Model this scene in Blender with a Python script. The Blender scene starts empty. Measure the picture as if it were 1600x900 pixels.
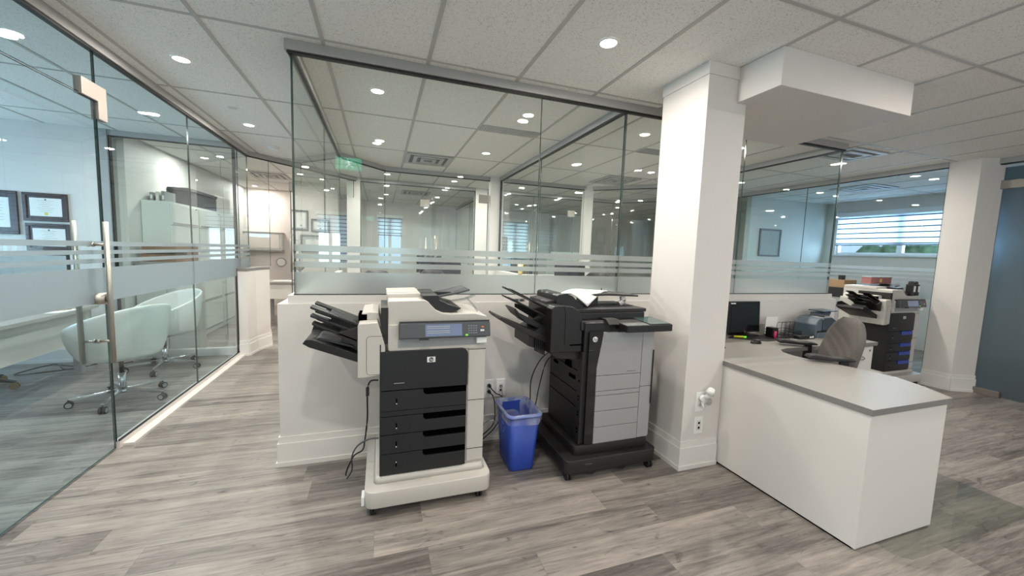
import bpy, bmesh, math, random
from math import pi, sin, cos, radians
from mathutils import Vector, Matrix
random.seed(7)
sc = bpy.context.scene
COL = sc.collection

# ------------------------------------------------------------------ camera
cam_d = bpy.data.cameras.new('camera')
cam = bpy.data.objects.new('camera', cam_d)
COL.objects.link(cam)
YAW, PIT, ROL, FPX = .3304, .0923, .0350, 599.6
cam_d.sensor_width = 36
cam_d.lens = FPX / 1600 * 36
cam_d.clip_start = .02
fv = Vector((sin(YAW) * cos(PIT), cos(YAW) * cos(PIT), -sin(PIT)))
rv = Vector((cos(YAW), -sin(YAW), 0))
uv = rv.cross(fv)
r2 = rv * cos(ROL) + uv * sin(ROL)
u2 = uv * cos(ROL) - rv * sin(ROL)
m = Matrix((r2, u2, -fv)).transposed().to_4x4()
m.translation = (0, 0, 1.4)
cam.matrix_world = m
sc.camera = cam

# ------------------------------------------------------------------ light and exposure
sc.view_settings.view_transform = 'Standard'
sc.view_settings.look = 'None'
sc.view_settings.gamma = 1
sc.view_settings.use_curve_mapping = False
sc.view_settings.exposure = 0.38
LAMP_W = 15.0
CY = sc.cycles
CY.max_bounces = 14
CY.diffuse_bounces = 4
CY.glossy_bounces = 5
CY.transmission_bounces = 10
CY.transparent_max_bounces = 48
CY.sample_clamp_indirect = 4
CY.use_denoising = True
CY.caustics_reflective = False
CY.caustics_refractive = False

w = bpy.data.worlds.new('daylight_sky')
sc.world = w
w.use_nodes = True
bg = w.node_tree.nodes['Background']
bg.inputs[0].default_value = (.62, .80, 1.0, 1)
bg.inputs[1].default_value = .9


def area(name, loc, rot, sx, sy, power, color):
    d = bpy.data.lights.new(name, 'AREA')
    d.shape = 'RECTANGLE'; d.size = sx; d.size_y = sy
    d.energy = power; d.color = color
    o = bpy.data.objects.new(name, d)
    o.location = loc; o.rotation_euler = rot
    COL.objects.link(o)
    return o


# daylight falling in through the exterior windows (each lamp stands just outside its window opening); the last two are added fill
area('daylight_left_office', (-5.35, 3.9, 1.65), (0, radians(-90), 0), 1.5, 2.6, 110, (.50, .76, 1))
area('daylight_right_office', (9.0, 4.3, 1.9), (0, radians(90), 0), 1.0, 2.2, 150, (.50, .72, 1))
area('daylight_back_office', (.25, 11.2, 1.6), (radians(-90), 0, 0), .8, 1.3, 10, (.70, .88, 1))
area('daylight_back_office_right', (3.85, 11.2, 1.6), (radians(-90), 0, 0), .8, 1.3, 10, (.70, .88, 1))
area('added_fill_left', (-5.35, -1.6, 1.65), (0, radians(-90), 0), 1.5, 3.0, 60, (.90, .95, 1))  # added fill light from the unseen left wall, out of the glass reflections

area('added_fill_behind', (2.6, -3.72, 1.5), (radians(90), 0, 0), 8.6, 1.9, 48, (1, .92, .83))  # broad dim fill added behind the camera to lift camera-facing surfaces


# ------------------------------------------------------------------ materials
def new_mat(name):
    mt = bpy.data.materials.new(name)
    mt.use_nodes = True
    return mt, mt.node_tree.nodes, mt.node_tree.links, mt.node_tree.nodes['Principled BSDF']


def pm(name, col, rough=.5, metal=0, noise=0, nscale=40, bump=0, coat=0, spec=None, emit=None, estr=0):
    mt, N, L, b = new_mat(name)
    b.inputs['Base Color'].default_value = (*col, 1)
    b.inputs['Roughness'].default_value = rough
    b.inputs['Metallic'].default_value = metal
    if coat: b.inputs['Coat Weight'].default_value = coat
    if spec is not None: b.inputs['Specular IOR Level'].default_value = spec
    if emit:
        b.inputs['Emission Color'].default_value = (*emit, 1)
        b.inputs['Emission Strength'].default_value = estr
    if noise or bump:
        tc = N.new('ShaderNodeTexCoord'); nz = N.new('ShaderNodeTexNoise')
        nz.inputs['Scale'].default_value = nscale
        nz.inputs['Detail'].default_value = 4
        L.new(tc.outputs['Object'], nz.inputs['Vector'])
        if noise:
            mr = N.new('ShaderNodeMapRange')
            mr.inputs['From Min'].default_value = .3; mr.inputs['From Max'].default_value = .7
            mr.inputs['To Min'].default_value = 1 - noise; mr.inputs['To Max'].default_value = 1 + noise
            mx = N.new('ShaderNodeVectorMath'); mx.operation = 'SCALE'
            mx.inputs[0].default_value = col
            L.new(nz.outputs['Fac'], mr.inputs['Value'])
            L.new(mr.outputs[0], mx.inputs['Scale'])
            L.new(mx.outputs[0], b.inputs['Base Color'])
        if bump:
            bp = N.new('ShaderNodeBump'); bp.inputs['Strength'].default_value = bump
            bp.inputs['Distance'].default_value = .002
            L.new(nz.outputs['Fac'], bp.inputs['Height'])
            L.new(bp.outputs[0], b.inputs['Normal'])
    return mt


def glass_mat(name, tint, refl=1.0):
    mt = bpy.data.materials.new(name); mt.use_nodes = True
    N, L = mt.node_tree.nodes, mt.node_tree.links
    N.clear()
    out = N.new('ShaderNodeOutputMaterial')
    tr = N.new('ShaderNodeBsdfTransparent'); tr.inputs[0].default_value = (*tint, 1)
    gl = N.new('ShaderNodeBsdfGlossy'); gl.inputs['Roughness'].default_value = .0
    gl.inputs['Color'].default_value = (refl, refl, refl, 1)
    fr = N.new('ShaderNodeFresnel'); fr.inputs['IOR'].default_value = 1.45
    mx = N.new('ShaderNodeMixShader')
    geo = N.new('ShaderNodeNewGeometry')
    # only the outer side of each face mirrors, so a pane reflects once at each face
    ml = N.new('ShaderNodeMath'); ml.operation = 'MULTIPLY'
    inv = N.new('ShaderNodeMath'); inv.operation = 'SUBTRACT'; inv.inputs[0].default_value = 1
    L.new(geo.outputs['Backfacing'], inv.inputs[1])
    L.new(fr.outputs[0], ml.inputs[0]); L.new(inv.outputs[0], ml.inputs[1])
    L.new(ml.outputs[0], mx.inputs[0]); L.new(tr.outputs[0], mx.inputs[1]); L.new(gl.outputs[0], mx.inputs[2])
    L.new(mx.outputs[0], out.inputs['Surface'])
    return mt


def frost_mat(name, col, rough=.45, dif=.35):
    mt = bpy.data.materials.new(name); mt.use_nodes = True
    N, L = mt.node_tree.nodes, mt.node_tree.links
    N.clear()
    out = N.new('ShaderNodeOutputMaterial')
    rf = N.new('ShaderNodeBsdfRefraction'); rf.inputs['Roughness'].default_value = rough
    rf.inputs['IOR'].default_value = 1.25; rf.inputs['Color'].default_value = (*col, 1)
    tl = N.new('ShaderNodeBsdfTranslucent'); tl.inputs[0].default_value = (.85, .88, .88, 1)
    df = N.new('ShaderNodeBsdfDiffuse'); df.inputs[0].default_value = (.78, .81, .81, 1)
    m1 = N.new('ShaderNodeMixShader'); m1.inputs[0].default_value = .5
    L.new(tl.outputs[0], m1.inputs[1]); L.new(df.outputs[0], m1.inputs[2])
    m2 = N.new('ShaderNodeMixShader'); m2.inputs[0].default_value = dif
    L.new(rf.outputs[0], m2.inputs[1]); L.new(m1.outputs[0], m2.inputs[2])
    L.new(m2.outputs[0], out.inputs['Surface'])
    return mt


def floor_mat():
    mt, N, L, b = new_mat('grey_oak_vinyl_planks')
    W, LEN = .177, 1.22
    def math_(op, a=None, b_=None, c=None):
        n = N.new('ShaderNodeMath'); n.operation = op
        for i, v in enumerate((a, b_, c)):
            if v is None: continue
            if isinstance(v, (int, float)): n.inputs[i].default_value = v
            else: L.new(v, n.inputs[i])
        return n.outputs[0]
    geo = N.new('ShaderNodeNewGeometry')
    sp = N.new('ShaderNodeSeparateXYZ'); L.new(geo.outputs['Position'], sp.inputs[0])
    X, Y = sp.outputs[0], sp.outputs[1]
    yr = math_('DIVIDE', math_('ADD', Y, 18 * W - 1.72), W)
    row = math_('FLOOR', yr)
    wn = N.new('ShaderNodeTexWhiteNoise'); wn.noise_dimensions = '1D'; L.new(row, wn.inputs['W'])
    xs = math_('ADD', math_('DIVIDE', X, LEN), math_('ADD', math_('MULTIPLY', wn.outputs['Value'], 1.0), 40.0))
    colm = math_('FLOOR', xs)
    cv = N.new('ShaderNodeCombineXYZ'); L.new(row, cv.inputs[0]); L.new(colm, cv.inputs[1])
    w2 = N.new('ShaderNodeTexWhiteNoise'); w2.noise_dimensions = '2D'; L.new(cv.outputs[0], w2.inputs['Vector'])
    # grain, different in every plank
    off = N.new('ShaderNodeVectorMath'); off.operation = 'SCALE'; off.inputs['Scale'].default_value = 37.0
    L.new(w2.outputs['Color'], off.inputs[0])
    def streak(sx, sy, sz_detail, dist):
        s = N.new('ShaderNodeCombineXYZ')
        L.new(math_('MULTIPLY', X, sx), s.inputs[0]); L.new(math_('MULTIPLY', Y, sy), s.inputs[1])
        a = N.new('ShaderNodeVectorMath'); a.operation = 'ADD'
        L.new(s.outputs[0], a.inputs[0]); L.new(off.outputs[0], a.inputs[1])
        n = N.new('ShaderNodeTexNoise'); n.inputs['Scale'].default_value = 1
        n.inputs['Detail'].default_value = sz_detail; n.inputs['Distortion'].default_value = dist
        n.inputs['Roughness'].default_value = .62
        L.new(a.outputs[0], n.inputs['Vector'])
        return n.outputs['Fac']
    broad = streak(1.1, 11.0, 4, .5)
    mid = streak(3.6, 55, 6, .5)
    fine = streak(14, 170, 4, .3)
    knot = streak(5.5, 14, 2, 2.2)
    v = math_('ADD', math_('MULTIPLY', broad, .50), math_('MULTIPLY', mid, .44))
    v = math_('ADD', v, math_('MULTIPLY', fine, .18))
    kn = math_('MULTIPLY', math_('GREATER_THAN', knot, .70), -.0)
    kn2 = N.new('ShaderNodeMapRange'); kn2.inputs['From Min'].default_value = .62; kn2.inputs['From Max'].default_value = .80
    kn2.inputs['To Min'].default_value = 0; kn2.inputs['To Max'].default_value = -.16
    L.new(knot, kn2.inputs['Value'])
    v = math_('ADD', v, kn2.outputs[0])
    tone = math_('MULTIPLY', math_('SUBTRACT', w2.outputs['Value'], .5), .15)
    v = math_('ADD', v, tone)
    cr = N.new('ShaderNodeValToRGB'); e = cr.color_ramp.elements
    e[0].position = .37; e[0].color = (.072, .062, .055, 1)
    e[1].position = .77; e[1].color = (.41, .365, .315, 1)
    k = e.new(.49); k.color = (.155, .137, .124, 1)
    k = e.new(.61); k.color = (.275, .245, .217, 1)
    L.new(v, cr.inputs[0])
    # seams
    fy = math_('FRACT', yr); fx = math_('FRACT', xs)
    sy = math_('LESS_THAN', math_('MINIMUM', fy, math_('SUBTRACT', 1.0, fy)), .007)
    sx = math_('LESS_THAN', math_('MINIMUM', fx, math_('SUBTRACT', 1.0, fx)), .0011)
    seam = math_('MAXIMUM', sy, sx)
    mx = N.new('ShaderNodeMix'); mx.data_type = 'RGBA'
    L.new(math_('MULTIPLY', seam, .35), mx.inputs['Factor']); L.new(cr.outputs[0], mx.inputs['A'])
    mx.inputs['B'].default_value = (.10, .09, .085, 1)
    L.new(mx.outputs['Result'], b.inputs['Base Color'])
    b.inputs['Roughness'].default_value = .42
    rr = N.new('ShaderNodeMapRange'); rr.inputs['To Min'].default_value = .34; rr.inputs['To Max'].default_value = .55
    L.new(mid, rr.inputs['Value']); L.new(rr.outputs[0], b.inputs['Roughness'])
    bp = N.new('ShaderNodeBump'); bp.inputs['Strength'].default_value = .12; bp.inputs['Distance'].default_value = .002
    L.new(math_('SUBTRACT', math_('MULTIPLY', fine, .6), seam), bp.inputs['Height']); L.new(bp.outputs[0], b.inputs['Normal'])
    return mt


def tile_mat():
    mt, N, L, b = new_mat('fissured_ceiling_tile')
    geo = N.new('ShaderNodeNewGeometry')
    n1 = N.new('ShaderNodeTexNoise'); n1.inputs['Scale'].default_value = 150; n1.inputs['Detail'].default_value = 3
    L.new(geo.outputs['Position'], n1.inputs['Vector'])
    cr = N.new('ShaderNodeValToRGB'); e = cr.color_ramp.elements
    e[0].position = .30; e[0].color = (.52, .51, .48, 1)
    e[1].position = .44; e[1].color = (.90, .885, .85, 1)
    L.new(n1.outputs['Fac'], cr.inputs[0]); L.new(cr.outputs[0], b.inputs['Base Color'])
    bp = N.new('ShaderNodeBump'); bp.inputs['Strength'].default_value = .25; bp.inputs['Distance'].default_value = .002
    L.new(n1.outputs['Fac'], bp.inputs['Height']); L.new(bp.outputs[0], b.inputs['Normal'])
    b.inputs['Roughness'].default_value = .95
    return mt


def streak_mat(name, col, rough, scale):
    """brushed metal"""
    mt, N, L, b = new_mat(name)
    tc = N.new('ShaderNodeTexCoord'); mp = N.new('ShaderNodeMapping'); mp.inputs['Scale'].default_value = scale
    nz = N.new('ShaderNodeTexNoise'); nz.inputs['Scale'].default_value = 1; nz.inputs['Detail'].default_value = 3
    L.new(tc.outputs['Object'], mp.inputs[0]); L.new(mp.outputs[0], nz.inputs['Vector'])
    mr = N.new('ShaderNodeMapRange'); mr.inputs['To Min'].default_value = rough * .7; mr.inputs['To Max'].default_value = rough * 1.3
    L.new(nz.outputs['Fac'], mr.inputs['Value']); L.new(mr.outputs[0], b.inputs['Roughness'])
    b.inputs['Base Color'].default_value = (*col, 1); b.inputs['Metallic'].default_value = 1
    return mt


def foliage_mat():
    mt, N, L, b = new_mat('leaves')
    tc = N.new('ShaderNodeTexCoord'); nz = N.new('ShaderNodeTexNoise'); nz.inputs['Scale'].default_value = 9
    nz.inputs['Detail'].default_value = 5
    L.new(tc.outputs['Object'], nz.inputs['Vector'])
    cr = N.new('ShaderNodeValToRGB'); e = cr.color_ramp.elements
    e[0].position = .35; e[0].color = (.02, .06, .015, 1); e[1].position = .65; e[1].color = (.09, .13, .06, 1)
    L.new(nz.outputs['Fac'], cr.inputs[0]); L.new(cr.outputs[0], b.inputs['Base Color'])
    return mt


def blind_mat():
    mt = bpy.data.materials.new('zebra_blind_fabric'); mt.use_nodes = True
    N, L = mt.node_tree.nodes, mt.node_tree.links
    N.clear()
    out = N.new('ShaderNodeOutputMaterial')
    geo = N.new('ShaderNodeNewGeometry'); sp = N.new('ShaderNodeSeparateXYZ'); L.new(geo.outputs['Position'], sp.inputs[0])
    m1 = N.new('ShaderNodeMath'); m1.operation = 'MULTIPLY'; m1.inputs[1].default_value = 10.5; L.new(sp.outputs[2], m1.inputs[0])
    fr = N.new('ShaderNodeMath'); fr.operation = 'FRACT'; L.new(m1.outputs[0], fr.inputs[0])
    gt = N.new('ShaderNodeMath'); gt.operation = 'GREATER_THAN'; gt.inputs[1].default_value = .80; L.new(fr.outputs[0], gt.inputs[0])
    tl = N.new('ShaderNodeBsdfTranslucent'); tl.inputs[0].default_value = (.80, .83, .86, 1)
    df = N.new('ShaderNodeBsdfDiffuse'); df.inputs[0].default_value = (.75, .78, .82, 1)
    df2 = N.new('ShaderNodeBsdfDiffuse'); df2.inputs[0].default_value = (.16, .18, .22, 1)
    a = N.new('ShaderNodeMixShader'); a.inputs[0].default_value = .35
    L.new(tl.outputs[0], a.inputs[1]); L.new(df.outputs[0], a.inputs[2])
    c = N.new('ShaderNodeMixShader'); L.new(gt.outputs[0], c.inputs[0]); L.new(a.outputs[0], c.inputs[1]); L.new(df2.outputs[0], c.inputs[2])
    L.new(c.outputs[0], out.inputs['Surface'])
    return mt


M = dict(
    floor=floor_mat(), tile=tile_mat(),
    grid=pm('grid_white_metal', (.50, .49, .47), .5),
    wall=pm('white_wall_paint', (.72, .68, .64), .55, noise=.015, nscale=6, bump=.05),
    wall_lo=pm('half_wall_paint', (.72, .695, .66), .5, noise=.015, nscale=6),
    trim=pm('white_trim_gloss', (.80, .77, .73), .3),
    alu=pm('grey_anodised_header', (.40, .39, .38), .45, metal=.1),
    gasket=pm('black_gasket', (.01, .01, .011), .5),
    glass=glass_mat('clear_glass', (.955, .978, .972)),
    glass_blue=glass_mat('clear_glass_tinted', (.875, .945, .965)),
    edge=pm('green_glass_edge', (.035, .06, .055), .15),
    frost=frost_mat('frosted_film', (.86, .90, .90)),
    frost_door=frost_mat('frosted_door_glass', (.40, .50, .56), .5, .14),
    steel=streak_mat('brushed_stainless', (.46, .43, .37), .42, (200, 200, 3)),
    chrome=pm('polished_chrome', (.75, .75, .76), .12, metal=1),
    nickel=pm('satin_patch_fitting', (.27, .245, .215), .5, metal=.6),
    pw=pm('warm_white_plastic', (.56, .53, .485), .38, noise=.01, nscale=300),
    pw2=pm('offwhite_plastic_dark', (.50, .49, .46), .42),
    pdk=pm('charcoal_plastic', (.011, .012, .014), .45, noise=.06, nscale=600),
    pblk=pm('black_plastic', (.008, .0075, .0075), .4, noise=.05, nscale=600),
    pblk2=pm('matt_black_plastic', (.013, .0115, .011), .5),
    pgloss=pm('gloss_black_plastic', (.004, .004, .004), .08, coat=.5),
    psil=pm('silver_grey_plastic', (.36, .35, .35), .42, metal=.15),
    psil2=pm('silver_strip', (.33, .34, .345), .4, metal=.15),
    pgrey=pm('grey_console_plastic', (.06, .064, .07), .4),
    recess=pm('dark_recess', (.0015, .0015, .0015), 1, spec=0),
    rubber=pm('rubber', (.012, .012, .012), .6),
    lcd=pm('lcd_screen', (.05, .07, .12), .15, emit=(.22, .27, .42), estr=.32),
    lcd2=pm('dark_glass_screen', (.05, .09, .09), .05),
    lcdoff=pm('switched_off_screen', (.006, .007, .009), .12),
    key=pm('keypad_keys', (.20, .21, .23), .5),
    keyg=pm('green_key', (.15, .65, .05), .5, emit=(.2, 1, .05), estr=.5),
    keyo=pm('orange_key', (.7, .18, .03), .5),
    keyw=pm('white_key', (.62, .66, .62), .5),
    white=pm('white_enamel', (.85, .85, .83), .35),
    paper=pm('white_paper', (.86, .85, .82), .8, noise=.02, nscale=60),
    blue=pm('recycling_blue_plastic', (.022, .062, .36), .42, noise=.02, nscale=200),
    bluerim=pm('recycling_blue_rim', (.10, .17, .55), .38),
    bluetray=pm('blue_tray_handle', (.02, .06, .40), .35),
    lamwhite=pm('white_melamine', (.70, .665, .625), .42),
    lamgrey=pm('grey_laminate_top', (.30, .28, .255), .38, noise=.03, nscale=250),
    lamedge=pm('grey_edge_band', (.20, .19, .18), .5),
    fabric=pm('grey_upholstery', (.135, .12, .11), .95, noise=.28, nscale=260, bump=.5),
    leather=pm('white_leather', (.66, .66, .60), .38),
    cardboard=pm('brown_cardboard', (.30, .20, .11), .85, noise=.05, nscale=60),
    redbox=pm('pink_red_print', (.34, .13, .12), .6, noise=.3, nscale=90),
    meter=pm('blue_grey_plastic', (.095, .125, .155), .4),
    meter2=pm('dark_blue_grey_plastic', (.05, .066, .085), .4),
    pink=pm('pink_plastic', (.75, .05, .18), .4), yellow=pm('yellow_plastic', (.80, .78, .05), .4),
    wood=pm('mahogany_frame', (.05, .014, .012), .28, noise=.3, nscale=30),
    woodg=pm('grey_brown_frame', (.10, .085, .08), .4),
    mat_=pm('grey_mount', (.42, .45, .45), .7),
    seal=pm('gold_seal', (.7, .55, .05), .4), ink=pm('printed_ink', (.05, .05, .05), .7),
    inkg=pm('grey_print', (.35, .35, .35), .7),
    steelcab=pm('white_steel_cabinet', (.72, .73, .69), .35),
    storbox=pm('dark_grey_storage_box', (.05, .055, .065), .7, noise=.1, nscale=40),
    walnut=pm('walnut_wood', (.24, .11, .05), .45, noise=.25, nscale=12),
    exitg=pm('exit_sign_green', (.02, .35, .20), .4, emit=(.03, .75, .42), estr=5),
    exitw=pm('exit_sign_white', (.8, .9, .85), .4, emit=(.75, 1, .9), estr=8),
    lens=pm('lit_lamp_lens', (1, 1, 1), .4, emit=(1, .96, .88), estr=14),
    lensoff=pm('milky_lens', (.7, .7, .7), .3),
    vent=pm('vent_white_metal', (.50, .50, .49), .45), ventd=pm('vent_dark', (.19, .19, .185), .7),
    leaf=foliage_mat(), blind=blind_mat(), brick=pm('outdoor_brick', (.40, .27, .20), .9, noise=.2, nscale=25),
    brass=pm('aged_brass', (.50, .36, .18), .3, metal=.9),
    winframe=pm('white_upvc', (.80, .82, .84), .35),
    gold=pm('yellow_enamel', (.75, .60, .18), .4),
    clearp=glass_mat('clear_plastic', (.80, .82, .82)),
    matp=glass_mat('chair_mat_plastic', (.93, .945, .93), .9),
    screwm=pm('screw_metal', (.3, .3, .3), .4, metal=1),
    green_off=pm('exit_sign_body', (.5, .5, .5), .4),
)
# crumpled bin liner: see-through film with soft white sheen
def liner_mat():
    mt = bpy.data.materials.new('thin_plastic_liner'); mt.use_nodes = True
    N, L = mt.node_tree.nodes, mt.node_tree.links
    N.clear(); out = N.new('ShaderNodeOutputMaterial')
    tr = N.new('ShaderNodeBsdfTransparent'); tr.inputs[0].default_value = (.9, .93, 1, 1)
    pb = N.new('ShaderNodeBsdfPrincipled'); pb.inputs['Base Color'].default_value = (.75, .80, .9, 1); pb.inputs['Roughness'].default_value = .25
    tc = N.new('ShaderNodeTexCoord'); nz = N.new('ShaderNodeTexNoise'); nz.inputs['Scale'].default_value = 9; nz.inputs['Distortion'].default_value = .8
    L.new(tc.outputs['Object'], nz.inputs['Vector'])
    bp = N.new('ShaderNodeBump'); bp.inputs['Strength'].default_value = .8; bp.inputs['Distance'].default_value = .01
    L.new(nz.outputs['Fac'], bp.inputs['Height']); L.new(bp.outputs[0], pb.inputs['Normal'])
    mr = N.new('ShaderNodeMapRange'); mr.inputs['From Min'].default_value = .35; mr.inputs['From Max'].default_value = .7
    mr.inputs['To Min'].default_value = .10; mr.inputs['To Max'].default_value = .50
    L.new(nz.outputs['Fac'], mr.inputs['Value'])
    mx = N.new('ShaderNodeMixShader'); L.new(mr.outputs[0], mx.inputs[0]); L.new(tr.outputs[0], mx.inputs[1]); L.new(pb.outputs[0], mx.inputs[2])
    L.new(mx.outputs[0], out.inputs['Surface'])
    return mt
M['liner'] = liner_mat()


# ------------------------------------------------------------------ mesh helpers
def T(x=0, y=0, z=0):
    return Matrix.Translation((x, y, z))


def RX(a): return Matrix.Rotation(radians(a), 4, 'X')
def RY(a): return Matrix.Rotation(radians(a), 4, 'Y')
def RZ(a): return Matrix.Rotation(radians(a), 4, 'Z')


class MB:
    def __init__(s):
        s.bm = bmesh.new()

    def _fin(s, vs, mi, mtx):
        if mtx is not None:
            bmesh.ops.transform(s.bm, matrix=mtx, verts=vs)
        fs = {f for v in vs for f in v.link_faces}
        for f in fs: f.material_index = mi
        return fs

    def box(s, x0, x1, y0, y1, z0, z1, mi=0, mtx=None, bev=0):
        r = bmesh.ops.create_cube(s.bm, size=1)
        vs = r['verts']
        for v in vs:
            v.co = Vector((x0 + (v.co.x + .5) * (x1 - x0), y0 + (v.co.y + .5) * (y1 - y0), z0 + (v.co.z + .5) * (z1 - z0)))
        if bev:
            es = list({e for v in vs for e in v.link_edges})
            fs0 = {f for v in vs for f in v.link_faces}
            rr = bmesh.ops.bevel(s.bm, geom=es, offset=bev, segments=2, affect='EDGES', profile=.5)
            vs = list({v for f in rr['faces'] for v in f.verts} | {v for f in fs0 if f.is_valid for v in f.verts})
        s._fin(vs, mi, mtx)
        return s

    def cyl(s, p0, p1, r, r2=None, n=16, mi=0, mtx=None, smooth=True):
        p0, p1 = Vector(p0), Vector(p1)
        d = p1 - p0
        rr = bmesh.ops.create_cone(s.bm, cap_ends=True, segments=n, radius1=r, radius2=r if r2 is None else r2, depth=d.length)
        q = d.to_track_quat('Z', 'Y').to_matrix().to_4x4()
        q.translation = (p0 + p1) / 2
        vs = rr['verts']
        bmesh.ops.transform(s.bm, matrix=q, verts=vs)
        fs = s._fin(vs, mi, mtx)
        if smooth:
            for f in fs:
                if len(f.verts) == 4: f.smooth = True
        return s

    def sph(s, c, r, sc_=(1, 1, 1), mi=0, mtx=None, u=16, v=10):
        rr = bmesh.ops.create_uvsphere(s.bm, u_segments=u, v_segments=v, radius=r)
        vs = rr['verts']
        for k in vs: k.co = Vector((k.co.x * sc_[0] + c[0], k.co.y * sc_[1] + c[1], k.co.z * sc_[2] + c[2]))
        for f in s._fin(vs, mi, mtx): f.smooth = True
        return s

    def prism(s, pts, a0, a1, axis='y', mi=0, mtx=None, smooth=False, bev=0):
        """pts in the plane: axis y -> (x,z); x -> (y,z); z -> (x,y)"""
        def P(p, a):
            return {'y': (p[0], a, p[1]), 'x': (a, p[0], p[1]), 'z': (p[0], p[1], a)}[axis]
        v0 = [s.bm.verts.new(P(p, a0)) for p in pts]
        v1 = [s.bm.verts.new(P(p, a1)) for p in pts]
        n = len(pts)
        fs = [s.bm.faces.new(v0), s.bm.faces.new(v1)]
        for i in range(n):
            f = s.bm.faces.new((v0[i], v0[(i + 1) % n], v1[(i + 1) % n], v1[i])); fs.append(f)
            f.smooth = smooth
        if bev:
            es = list(fs[0].edges) + list(fs[1].edges)
            bmesh.ops.bevel(s.bm, geom=es, offset=bev, segments=2, affect='EDGES', profile=.5)
            vs = [v for v in s.bm.verts if v.is_valid]
            # material/transform only valid when used on its own mesh
            if mtx is not None: bmesh.ops.transform(s.bm, matrix=mtx, verts=vs)
            for f in s.bm.faces:
                if f.material_index == 0 and mi: f.material_index = mi
        else:
            s._fin(v0 + v1, mi, mtx)
        return s

    def rbox(s, x0, x1, y0, y1, z0, z1, r, mi=0, mtx=None, n=5, x_in=0, y_in=0):
        """box with rounded vertical corners; top may be drawn in"""
        def ring(x0, x1, y0, y1):
            o = []
            for cx, cy, a in ((x1 - r, y1 - r, 0), (x0 + r, y1 - r, 90), (x0 + r, y0 + r, 180), (x1 - r, y0 + r, 270)):
                for k in range(n + 1):
                    t = radians(a + 90 * k / n)
                    o.append((cx + r * cos(t), cy + r * sin(t)))
            return o
        a = ring(x0, x1, y0, y1); b = ring(x0 + x_in, x1 - x_in, y0 + y_in, y1 - y_in)
        va = [s.bm.verts.new((p[0], p[1], z0)) for p in a]; vb = [s.bm.verts.new((p[0], p[1], z1)) for p in b]
        s.bm.faces.new(va); s.bm.faces.new(vb)
        N_ = len(a)
        for i in range(N_):
            f = s.bm.faces.new((va[i], va[(i + 1) % N_], vb[(i + 1) % N_], vb[i]))
            f.smooth = True
        s._fin(va + vb, mi, mtx)
        return s

    def tube(s, pts, r, n=8, mi=0, mtx=None, smooth_pts=True):
        P_ = [Vector(p) for p in pts]
        if smooth_pts and len(P_) > 2:
            Q = []
            for i in range(len(P_) - 1):
                a = P_[max(i - 1, 0)]; b = P_[i]; c = P_[i + 1]; d = P_[min(i + 2, len(P_) - 1)]
                for k in range(6):
                    t = k / 6
                    Q.append(.5 * ((2 * b) + (c - a) * t + (2 * a - 5 * b + 4 * c - d) * t * t + (3 * b - a - 3 * c + d) * t ** 3))
            Q.append(P_[-1]); P_ = Q
        rings = []
        for i, p in enumerate(P_):
            d = (P_[min(i + 1, len(P_) - 1)] - P_[max(i - 1, 0)]).normalized()
            up = Vector((0, 0, 1)) if abs(d.z) < .95 else Vector((1, 0, 0))
            a = d.cross(up).normalized(); b = a.cross(d)
            rings.append([s.bm.verts.new(p + a * r * cos(2 * pi * k / n) + b * r * sin(2 * pi * k / n)) for k in range(n)])
        for i in range(len(rings) - 1):
            for k in range(n):
                f = s.bm.faces.new((rings[i][k], rings[i][(k + 1) % n], rings[i + 1][(k + 1) % n], rings[i + 1][k])); f.smooth = True
        s.bm.faces.new(rings[0]); s.bm.faces.new(rings[-1])
        s._fin([v for r_ in rings for v in r_], mi, mtx)
        return s

    def grid(s, fn, nu, nv, mi=0, smooth=True):
        V = [[s.bm.verts.new(fn(i / nu, j / nv)) for j in range(nv + 1)] for i in range(nu + 1)]
        for i in range(nu):
            for j in range(nv):
                try:
                    f = s.bm.faces.new((V[i][j], V[i + 1][j], V[i + 1][j + 1], V[i][j + 1])); f.smooth = smooth; f.material_index = mi
                except ValueError:
                    pass
        return s

    def build(s, name, mats, parent=None, solid=0, subd=0, kind=None, bevel=0):
        bmesh.ops.recalc_face_normals(s.bm, faces=s.bm.faces)
        if parent is not None:
            root = parent
            while root.parent: root = root.parent
            if ROTLESS.get(root.name, True):
                bmesh.ops.translate(s.bm, vec=-Vector(root.location), verts=s.bm.verts)
        me = bpy.data.meshes.new(name)
        s.bm.to_mesh(me); s.bm.free()
        for m_ in (mats if isinstance(mats, (list, tuple)) else [mats]):
            me.materials.append(M[m_] if isinstance(m_, str) else m_)
        o = bpy.data.objects.new(name, me)
        COL.objects.link(o)
        if parent is not None: o.parent = parent
        if kind: o['kind'] = kind
        if solid:
            md = o.modifiers.new('thickness', 'SOLIDIFY'); md.thickness = solid; md.offset = 0
        if subd:
            md = o.modifiers.new('smooth', 'SUBSURF'); md.levels = subd; md.render_levels = subd
        if bevel:
            md = o.modifiers.new('bevel', 'BEVEL'); md.width = bevel; md.segments = 2; md.limit_method = 'ANGLE'
        return o


ROTLESS = {}


def thing(name, label, cat, loc=(0, 0, 0), group=None):
    o = bpy.data.objects.new(name, None)
    o.empty_display_size = .1
    COL.objects.link(o)
    o.location = loc
    o['label'] = label; o['category'] = cat
    if group: o['group'] = group
    return o


def tag(o, label, cat, group=None):
    o['label'] = label; o['category'] = cat
    if group: o['group'] = group
    return o


def copy_thing(root, loc, label=None, rotz=None):
    r = root.copy(); COL.objects.link(r); r.location = loc
    if rotz is not None: r.rotation_euler = (0, 0, rotz)
    if label: r['label'] = label
    def rec(src, dst):
        for ch in src.children:
            c = ch.copy(); COL.objects.link(c); c.parent = dst
            rec(ch, c)
    rec(root, r)
    return r


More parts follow.
